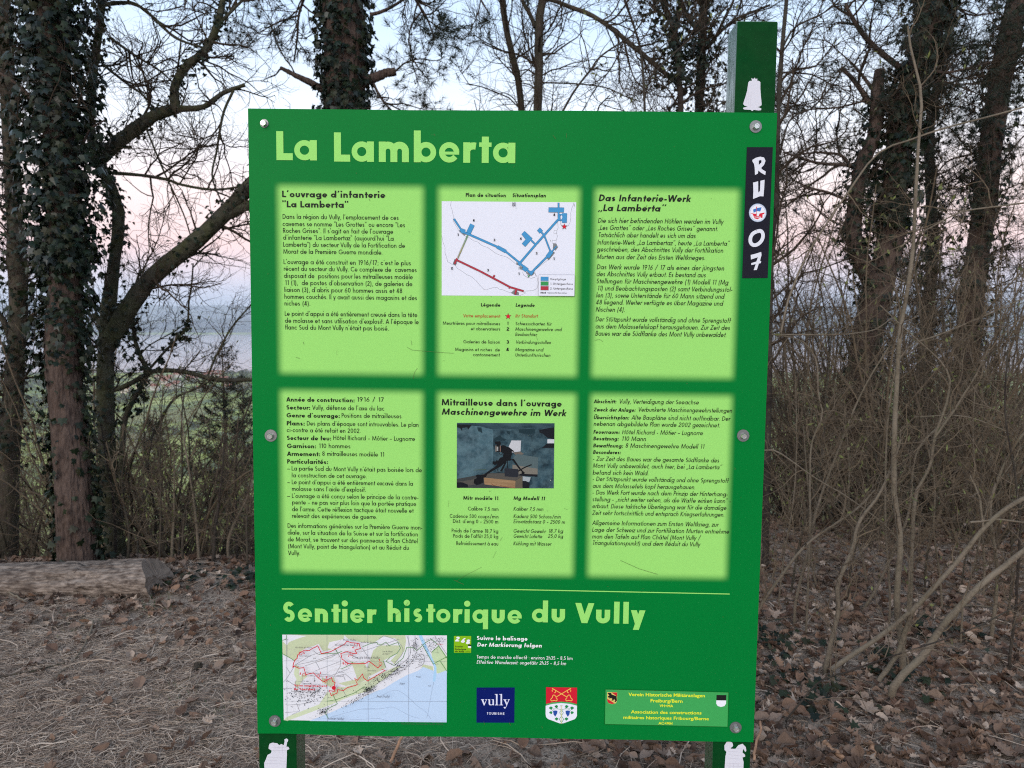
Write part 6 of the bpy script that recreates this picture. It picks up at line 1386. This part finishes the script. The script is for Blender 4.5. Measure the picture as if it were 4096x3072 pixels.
for pts in (MQ([(30, 1100), (200, 1020), (400, 900), (600, 800), (760, 690), (830, 560), (860, 470), (830, 300), (830, 245)]), MQ([(260, 880), (480, 780), (700, 620), (760, 500), (730, 330), (700, 245)]), MQ([(260, 300), (350, 250), (560, 340), (640, 500), (500, 690)]), MQ([(890, 530), (970, 560), (960, 690), (830, 760)]), MQ([(1140, 245), (1330, 540)])): p.line(pts, 6, GR, smooth=True)
for y in (650, 1285): p.line([(145, y-8), (2714, y)], 3, (.22, .24, .28))
for x in (185, 822, 1466): p.line([(x, 236), (x+8, 1600)], 3, (.22, .24, .28))
for x in (2107,): p.line([(x, 240), (x+6, 1612)], 3, (.22, .24, .28))
TG = (.10, .27, .07)
for pts in (MQ([(0, 420), (120, 370), (230, 350), (240, 380), (310, 380), (370, 345), (420, 400), (560, 350), (600, 440), (550, 520), (440, 580), (370, 650), (500, 715), (640, 600), (700, 430), (800, 430), (860, 480), (1000, 350), (1090, 300), (1210, 400), (1090, 510)]), [(120, 320), (185, 290), (185, 232)], [(120, 530), (230, 590), (310, 640)], [(700, 535), (990, 520)], [(950, 440), (990, 520), (1060, 490)], [(1230, 660), (1200, 700), (1050, 770)], [(910, 1160), (985, 1320), (830, 1400), (800, 1470), (840, 1550)], [(820, 1280), (970, 1255), (1250, 1150), (1410, 1050), (1470, 1110)], MQ([(1120, 690), (1335, 575)]), MQ([(960, 410), (1120, 700)]), MQ([(1200, 400), (1335, 600)]), MQ([(1230, 650), (1330, 800)]), MQ([(330, 640), (370, 750)])): p.line(pts, 8, TG)
def houses(n, cx, cy, sx, sy, ang, sz=8, ok=None):
    for _ in range(n):
        u = rng.normal()*sx; v = rng.normal()*sy; c_, s_ = math.cos(ang), math.sin(ang); x = cx+u*c_-v*s_; y = cy+u*s_+v*c_
        if not (150 < x < 2700 and 250 < y < 1575) or (ok and not ok(x, y)): continue
        a = rng.uniform(3, sz); b = rng.uniform(3, sz*.7); t = ang+rng.choice([0, 1.57])
        p.poly([(x+i*a*math.cos(t)-j*b*math.sin(t), y+i*a*math.sin(t)+j*b*math.cos(t)) for i, j in ((-1, -1), (1, -1), (1, 1), (-1, 1))], (.03, .03, .035))
houses(170, 470, 1190, 210, 75, -.08); houses(70, 620, 1100, 90, 45, -.2); houses(60, 780, 1420, 70, 25, -.45, 9); houses(230, 1382+480, 800, 260, 38, -.53, 9); houses(90, 1382+100, 1090, 60, 25, -.5, 10)
houses(70, 1382+830, 380, 25, 90, .1, 8); houses(60, 1382+1060, 360, 70, 70, .5, 8); houses(40, 1382+1240, 280, 60, 30, 0, 7); houses(70, 1250, 1240, 150, 22, -.5, 7)
RR = (.55, .015, .03)
p.line([(305, 715), (320, 640), (340, 600), (375, 570), (380, 520), (430, 475), (495, 440), (560, 450), (620, 410), (660, 395), (690, 372), (705, 385), (755, 495), (900, 465), (1120, 345), (1155, 300), (1230, 325), (1270, 328), (1345, 335), (1368, 415), (1280, 440), (1310, 492), (1250, 495), (1160, 462), (1060, 495), (1080, 585), (1110, 600), (1160, 650), (1280, 655), (1450, 650), (1500, 612), (1640, 720), (1690, 670)], 13, RR)
p.line([(305, 715), (325, 690), (400, 725), (480, 715), (510, 825), (630, 797), (700, 870), (760, 920), (800, 935), (850, 905), (915, 872), (930, 930), (970, 950), (950, 1030), (970, 1085), (930, 1085), (880, 1075), (910, 1155), (1000, 1115), (1010, 1060), (1100, 1075), (1160, 1030), (1300, 990), (1320, 975), (1275, 880), (1320, 915), (1400, 815), (1420, 880), (1480, 925), (1755, 760), (1700, 740)], 13, RR)
for x, y in ((430, 492), (483, 825), (707, 848), (822, 922), (1228, 505), (1148, 652), (1300, 352), (1682, 655)): p.line([(x+24*math.cos(a), y+24*math.sin(a)) for a in np.arange(20)/20*2*math.pi], 8, RR, True)
p.circ(950, 1032, 32, RR)
for x, y, t in ((470, 500, '5'), (412, 825, '4'), (725, 812, '3'), (822, 882, '2'), (895, 1030, '1'), (1240, 410, '6'), (1172, 545, '7'), (1088, 662, '8'), (1655, 612, '9')): p.text(x, y, x+(26 if t != '1' else 16), t, 36, RR, .2)
p.text(330, 1005, 845, 'Votre emplacement', 34, RR, .22); p.text(330, 1062, 655, 'Ihr Standort', 34, RR, .22)
TX = (.05, .05, .06)
for a in ((1098, 288, 1297, 'Mont Vully', 30, 0), (968, 365, 1290, 'Wistenlacher Berg', 28, 0), (1375, 322, 1620, 'Vaillet et Bourret', 24, .2), (348, 402, 607, 'Aux Bois du Mont', 24, .2), (1245, 565, 1672, 'Cne de Mont-Vully', 36, 0), (410, 532, 590, 'Pierre Agassiz', 22, .2), (628, 570, 678, '606', 20, 0), (920, 520, 970, '611', 20, 0), (375, 700, 410, '584', 18, 0), (580, 838, 630, '623', 20, 0), (468, 925, 568, 'Fin des', 22, .2), (468, 962, 595, 'Fourches', 22, .2), (290, 1085, 445, 'Lugnorre', 30, .2), (195, 275, 245, '440', 20, 0), (868, 1518, 1110, 'Môtier (Vully)', 36, .2), (1018, 780, 1125, 'Champ-', 22, .2), (1000, 845, 1095, 'Ribaud', 22, .2), (140, 1035, 298, 'n sur Roche', 22, .2), (205, 925, 250, '513', 20, 0)): p.text(a[0], a[1], a[2], a[3], a[4], TX, .12, a[5])
for a in ((245, 1168, 445, 'Praz (Vully)', 36, .2), (605, 965, 683, 'Nant', 34, .2), (855, 580, 995, 'Sugiez', 38, .15), (865, 852, 935, 'Plage', 24, 0), (905, 632, 950, 'Pra', 24, .2), (895, 665, 960, 'Novi', 24, .2), (335, 455, 495, 'Sur le Mont', 24, .2), (335, 492, 445, 'de Nant', 24, .2), (398, 368, 445, '571', 22, 0), (1055, 992, 1100, '430', 22, 0), (45, 695, 140, 'Sur les', 24, .2), (105, 752, 240, 'Plancheron', 24, .2), (108, 805, 158, '575', 20, 0), (1168, 470, 1215, '432', 20, 0), (1165, 650, 1210, '431', 20, 0), (635, 1580, 1290, "Reproduit avec l'autorisation de (BA 190098)", 22, 0)): p.text(a[0]+1382.5, a[1], a[2]+1382.5, a[3], a[4], TX, .12, a[5])
p.text(1382+1200, 335, 1382+1290, 'Sugiez', 24, (.5, .12, .12), .12)
p.build('trail map of the hill with a red route and blue lake')

# ---- waymark square
p = Print('waymark', 'S2'); p.poly([(42, 536), (223, 537), (222, 714), (42, 713)], (.22, .45, .01))
p.poly([(190, 625), (222, 627), (222, 643), (190, 641)], BK); p.poly([(190, 642), (222, 644), (222, 663), (190, 661)], WH)
p.text(52, 655, 138, 'Sentier', 17, BK, .2, .15); p.text(52, 682, 170, 'historique', 17, BK, .2, .15); p.text(52, 706, 146, 'du Vully', 17, BK, .2, .15); p.line([(162, 703), (214, 703)], 4, BK)
p.text(54, 592, 96, '2', 50, WH, .25, .2); p.text(112, 606, 155, '6', 50, WH, .25, .2); p.text(165, 620, 208, '8', 50, WH, .25, .2)
p.build('small lime green waymark square reading 268')
# ---- blue tourism square
p = Print('tourism_logo', 'VU', z=.0003); p.poly([(218, 248), (1483, 244), (1470, 1415), (214, 1412)], (.001, .008, .11))
W2 = (.66, .68, .82)
p.poly([(365, 638), (470, 638), (470, 655), (440, 660), (487, 770), (535, 660), (505, 655), (505, 640), (570, 640), (570, 655), (555, 660), (478, 843), (458, 843), (385, 660), (365, 655)], W2)
p.poly([(595, 638), (668, 638), (668, 780), (690, 815), (740, 805), (748, 790), (748, 660), (718, 655), (718, 640), (795, 640), (795, 835), (752, 835), (748, 818), (700, 840), (640, 830), (618, 790), (618, 660), (595, 655)], W2)
for x in (0, 152): p.poly([(825+x, 465), (912+x, 460), (912+x, 812), (945+x, 820), (945+x, 836), (822+x, 836), (822+x, 820), (862+x, 812), (862+x, 485), (825+x, 482)], W2)
p.poly([(1108, 640), (1210, 640), (1210, 655), (1185, 662), (1228, 770), (1275, 662), (1250, 655), (1250, 640), (1320, 640), (1320, 655), (1302, 662), (1200, 900), (1175, 940), (1140, 945), (1115, 915), (1130, 890), (1160, 892), (1180, 905), (1210, 838), (1130, 662), (1108, 655)], W2)
for x0, x1, ch in ((562, 606, 'T'), (628, 698, 'O'), (720, 785, 'U'), (808, 860, 'R'), (882, 894, 'I'), (918, 968, 'S'), (988, 1070, 'M'), (1095, 1140, 'E')): p.text(x0, 1143, x1, ch, 78, W2, .17)
p.build('dark blue square reading vully tourisme')
# ---- crest
p = Print('village_crest', 'CR'); CRD, YL, GN = (.56, .012, .03), (.80, .50, .10), (.02, .24, .07)
p.poly([(192, 222), (1238, 242), (1232, 860), (192, 850)], (.01, .12, .03)); p.poly([(200, 235), (1230, 252), (1224, 795), (1000, 735), (700, 712), (400, 740), (200, 790)], CRD)
p.poly([(200, 795), (400, 742), (700, 714), (1000, 738), (1224, 800), (1224, 850), (1000, 790), (700, 762), (400, 790), (200, 838)], (.06, .35, .09))
p.poly([(188, 850), (400, 792), (700, 762), (1000, 790), (1228, 850), (1225, 1180), (1190, 1260), (1140, 1300), (770, 1435), (650, 1435), (260, 1290), (200, 1220), (185, 1130)], (.72, .74, .82))
for m_ in (1, -1):
    X0 = lambda x: x if m_ == 1 else 1425-x
    p.line([(X0(400), 270), (X0(880), 555)], 24, YL); p.line([(X0(a), b) for a, b in resample(np.array([(880, 570), (940, 500), (990, 500), (1020, 580), (1070, 640), (1040, 690), (960, 670), (880, 690), (855, 630), (900, 580)], float), 30)], 22, YL)
    p.line([(X0(440), 310), (X0(400), 340), (X0(410), 390)], 20, YL); p.line([(X0(515), 350), (X0(520), 400), (X0(470), 425)], 20, YL)
    for lx_, ly_, lr in ((360, 930, 62), (540, 880, 60), (360, 1080, 55), (545, 1290, 58)): p.poly([(X0(lx_)+m_*lr*a, ly_+lr*b) for a, b in ((0, -1), (.5, -.7), (1, -.4), (.8, .2), (.5, .8), (0, .9), (-.4, .5), (-1, .1), (-.8, -.5), (-.4, -.6))], GN)
    p.poly([(X0(430), 1020), (X0(500), 1005), (X0(580), 1020), (X0(570), 1100), (X0(505), 1215), (X0(450), 1140)], (.02, .07, .32))
    p.line([(X0(700), 980), (X0(600), 955), (X0(420), 950)], 12, GN); p.line([(X0(600), 955), (X0(560), 910)], 10, GN); p.line([(X0(480), 960), (X0(390), 1030)], 10, GN); p.line([(X0(650), 1300), (X0(590), 1285)], 10, GN)
    p.line([(X0(712), 980), (X0(655), 1080), (X0(712), 1180), (X0(650), 1290), (X0(712), 1420)], 16, GN, smooth=True)
p.line([(705, 850), (705, 1440)], 26, (.62, .62, .30)); p.line([(665, 848), (750, 848)], 22, (.5, .48, .35))
p.build('crest with crossed gold keys on red over vine and grapes on white')
# ---- association plaque
plq = Print('association_plaque', 'S3', z=.0010); plq.poly([(240, 188), (1922, 230), (1908, 706), (232, 668)], (.01, .10, .01)); plq.poly([(245, 194), (1916, 235), (1903, 700), (238, 663)], (.045, .34, .085))
plq.poly([(266, 230), (404, 232), (402, 350), (385, 380), (335, 394), (285, 380), (268, 350)], (.62, .50, .14)); plq.poly([(325, 234), (402, 234), (402, 290)], (.52, .02, .03)); plq.poly([(268, 320), (370, 382), (335, 392), (285, 378), (268, 350)], (.52, .02, .03))
plq.poly([(272, 245), (285, 238), (320, 240), (330, 262), (395, 285), (400, 345), (385, 362), (365, 360), (378, 340), (360, 325), (350, 345), (325, 345), (338, 322), (318, 308), (300, 325), (298, 305), (280, 302), (276, 285), (296, 275)], BK)
plq.poly([(1754, 268), (1888, 270), (1886, 342), (1752, 340)], BK); plq.poly([(1752, 341), (1886, 343), (1884, 385), (1860, 420), (1815, 431), (1770, 418), (1750, 385)], WH)
YY = (.74, .78, .03)
# the plaque lettering is an upright grotesque: the built-in font
def font_mesh(txt, crop, x0, y, x1, cap, c, P, bold=.02):
    cu = bpy.data.curves.new('t', 'FONT'); cu.body = txt; cu.offset = bold; cu.resolution_u = 2; ob = bpy.data.objects.new('t', cu); COL.objects.link(ob)
    bpy.context.view_layer.update(); me = bpy.data.meshes.new_from_object(ob.evaluated_get(bpy.context.evaluated_depsgraph_get())); me.calc_loop_triangles()
    co = np.array([v.co[:] for v in me.vertices]); tr = np.array([t.vertices[:] for t in me.loop_triangles]); bpy.data.objects.remove(ob)
    p0 = B(crop, x0, y); p1 = B(crop, x1, y); ch = np.linalg.norm(B(crop, x0, y-cap)-p0); z = P.lay(4)
    w_ = co[:, 0].max()-co[:, 0].min(); Xx = p0[0]+(co[:, 0]-co[:, 0].min())/w_*abs(p1[0]-p0[0]); Yy = p0[1]+co[:, 1]/.727*ch
    P.V += [(a, b, z) for a, b in zip(Xx, Yy)]; P.Tt += [tuple(int(i)+P.o for i in t) for t in tr]; P.mt += [P.slot(c)]*len(tr); P.o += len(co)
for a in ((555, 281, 1596, 'Verein Historische Militäranlagen', 46), (856, 366, 1292, 'Freiburg/Bern', 46), (978, 431, 1165, 'VH+MA', 36), (588, 516, 1550, 'Association des constructions', 44), (487, 591, 1650, 'militaires historiques Fribourg/Berne', 44), (963, 667, 1153, 'AC+MH', 36)):
    font_mesh(a[3], 'S3', a[0], a[1], a[2], a[4], YY, plq)
plq.build('green plaque of a history association with two small shields')
# ---- black sticker with brush lettering
p = Print('black_sticker', 'RU', z=.0008); p.poly([(240, 108), (527, 108), (470, 1553), (245, 1556), (188, 1555)], (.010, .010, .018)); SW = (.66, .68, .74)
p.poly([(300, 250), (340, 225), (390, 213), (430, 222), (447, 260), (430, 305), (400, 335), (405, 350), (450, 378), (443, 416), (395, 390), (368, 365), (362, 400), (330, 416), (326, 330), (318, 290), (303, 270)], SW); p.poly([(372, 255), (400, 250), (402, 275), (372, 305)], (.010, .010, .018))
p.poly([(308, 500), (365, 485), (366, 600), (370, 610), (385, 590), (390, 480), (436, 468), (432, 560), (424, 652), (385, 650), (350, 665), (308, 680), (312, 590)], SW)
p.poly([(360+98*math.cos(a), 833+103*math.sin(a)) for a in np.arange(28)/28*6.283], (.22, .30, .42)); p.poly([(360+92*math.cos(a), 833+97*math.sin(a)) for a in np.arange(28)/28*6.283], (.74, .75, .80)); p.line([(360+84*math.cos(a), 833+89*math.sin(a)) for a in np.arange(28)/28*6.283], 3, (.15, .25, .5), True)
p.poly([(275, 835), (310, 842), (345, 845), (346, 870), (372, 868), (380, 842), (436, 830), (432, 848), (415, 850), (412, 892), (385, 888), (360, 905), (325, 895), (305, 850)], (.60, .02, .04)); p.poly([(308, 798), (350, 782), (404, 772), (388, 820), (355, 815), (315, 832)], (.05, .16, .45)); p.line([(347, 770), (347, 870)], 5, (.5, .05, .08)); p.poly(star(348, 772, 10), (.6, .02, .04))
p.text(318, 890, 398, 'F.C.HANSA', 16, (.74, .75, .80), .16)
p.line(resample(np.array([(348, 1040), (395, 1035), (418, 1075), (408, 1130), (370, 1175), (320, 1192), (283, 1165), (280, 1110), (305, 1065), (348, 1040)], float), 36), 40, SW)
p.poly([(282, 1300), (340, 1285), (398, 1266), (402, 1300), (385, 1365), (398, 1368), (394, 1390), (372, 1395), (350, 1465), (315, 1468), (338, 1400), (290, 1412), (288, 1390), (345, 1372), (362, 1325), (285, 1350)], SW)
p.build('black strip sticker reading RU 07 with a round ship badge')
# ---- peeled white paper silhouettes on the posts
M['papr'] = mat('torn_paper', (.62, .61, .66), .8, .2, noise=[(40, (.52, .50, .54), .6)])
def paper(crop, pts, lines, label, z):
    p = Print('paper_sticker', crop, z=z); p.poly(pts, (.62, .62, .68))
    for l in lines: p.line(l, 1.6 if crop == 'TP' else 6, (.42, .40, .45))
    V = p.V; o = p.build(label); return o
# the posts stand 4.5 mm behind the face: shift so that it sits on them
paper('TP', [(585, 952), (607, 968), (622, 962), (636, 946), (644, 966), (676, 964), (668, 990), (700, 998), (718, 1015), (718, 1110), (724, 1200), (736, 1330), (736, 1355), (700, 1378), (672, 1382), (700, 1390), (732, 1405), (728, 1430), (690, 1434), (620, 1425), (597, 1443), (575, 1425), (480, 1420), (460, 1408), (470, 1390), (530, 1380), (480, 1360), (464, 1340), (470, 1310), (500, 1220), (522, 1140), (530, 1080), (540, 1020), (555, 998), (592, 994)],
      [[(545, 1150), (538, 1370)], [(580, 1160), (572, 1400)], [(515, 1200), (512, 1340)]], 'white torn paper shape on the post above the board', -.0042)
paper('BLc', [(700, 960), (790, 925), (930, 945), (985, 1000), (1050, 968), (1120, 1000), (1145, 900), (1140, 830), (1200, 800), (1250, 830), (1250, 880), (1220, 920), (1200, 1045), (1260, 1050), (1290, 1115), (1215, 1150), (1215, 1300), (1200, 1640), (1190, 2100), (600, 2100), (545, 1640), (545, 1520), (600, 1400), (640, 1290), (740, 1240), (765, 1165), (670, 1100), (680, 1030)],
      [[(620, 1350), (1190, 1385)], [(590, 1440), (1190, 1480)], [(860, 960), (865, 1230)], [(980, 1010), (985, 1250)], [(1085, 1000), (1090, 1250)], [(760, 1060), (1200, 1075)], [(770, 1150), (1200, 1165)], [(570, 1540), (1190, 1560)]], 'white torn paper shape on the foot of the left post', -.0042)
paper('BRc', [(960, 895), (1040, 885), (1120, 925), (1145, 1000), (1120, 1055), (1075, 1075), (1075, 1105), (1210, 1110), (1300, 1000), (1425, 958), (1520, 1060), (1535, 1170), (1500, 1205), (1470, 1150), (1440, 1110), (1420, 1215), (1500, 1290), (1500, 1340), (1420, 1365), (1455, 1500), (1450, 1640), (1440, 2100), (880, 2100), (895, 1640), (915, 1330), (945, 1200), (890, 1140), (885, 1010)],
      [[(1000, 1180), (1390, 1210)], [(1000, 1280), (1480, 1325)], [(980, 1380), (1430, 1420)], [(950, 1530), (1440, 1560)], [(950, 1610), (1440, 1640)], [(1050, 1530), (1050, 2000)], [(1160, 1530), (1160, 2000)], [(1290, 1550), (1290, 2000)], [(1250, 1095), (1500, 1120)]], 'white torn paper shape on the foot of the right post', -.0042)
# ---- dirt marks and scratches
p = Print('dirt_marks', 'P', z=.0014); DM = (.09, .13, .04)
for a in ([(880, 750), (890, 756), (935, 760), (980, 763)], [(902, 795), (895, 805), (893, 818)], [(985, 1255), (1010, 1240), (1040, 1225)], [(1002, 1262), (980, 1252)], [(850, 1332), (875, 1312), (882, 1300)], [(1065, 1205), (1072, 1190)], [(1080, 1168), (1085, 1160)], [(1158, 724), (1161, 735)], [(1194, 292), (1200, 300)], [(1223, 288), (1224, 298)], [(1240, 440), (1241, 446)], [(1188, 518), (1190, 522)], [(1284, 735), (1295, 733), (1302, 738)], [(1218, 1098), (1226, 1100)], [(798, 430), (799, 434)], [(655, 738), (657, 744)], [(640, 772), (648, 774)], [(888, 735), (890, 745)], [(1100, 1560), (1103, 1566)], [(1045, 1557), (1047, 1565)], [(970, 1080), (968, 1095)], [(1340, 1210), (1380, 1228), (1420, 1240)], [(1023, 1015), (1050, 1014)], [(1170, 1567), (1172, 1572)]):
    p.line([(x, y) for x, y in a], rng.uniform(.35, .8), DM)
for _ in range(70):
    x, y = rng.uniform(560, 1620), rng.uniform(260, 1570); r = rng.uniform(.3, .9); p.circ(x, y, r, DM, r*rng.uniform(.6, 1.6), 5)
p.build()
# ------------------------------------------------------------------ haze over the valley
hz = bpy.data.materials.new('haze'); hz.use_nodes = True; n = hz.node_tree.nodes; n.remove(n['Principled BSDF'])
pv = n.new('ShaderNodeVolumePrincipled'); pv.inputs['Density'].default_value = HAZE; pv.inputs['Color'].default_value = (.84, .92, 1.0, 1); pv.inputs['Anisotropy'].default_value = .2
hz.node_tree.links.new(pv.outputs[0], n['Material Output'].inputs['Volume'])
V = boxv(-9300, 9300, -2700, 12900, -140, 250)
hb = mesh_np('haze', V, [BOXF], hz); tag(hb, 'thin blue haze over the lake and hills', None, None, 'stuff')
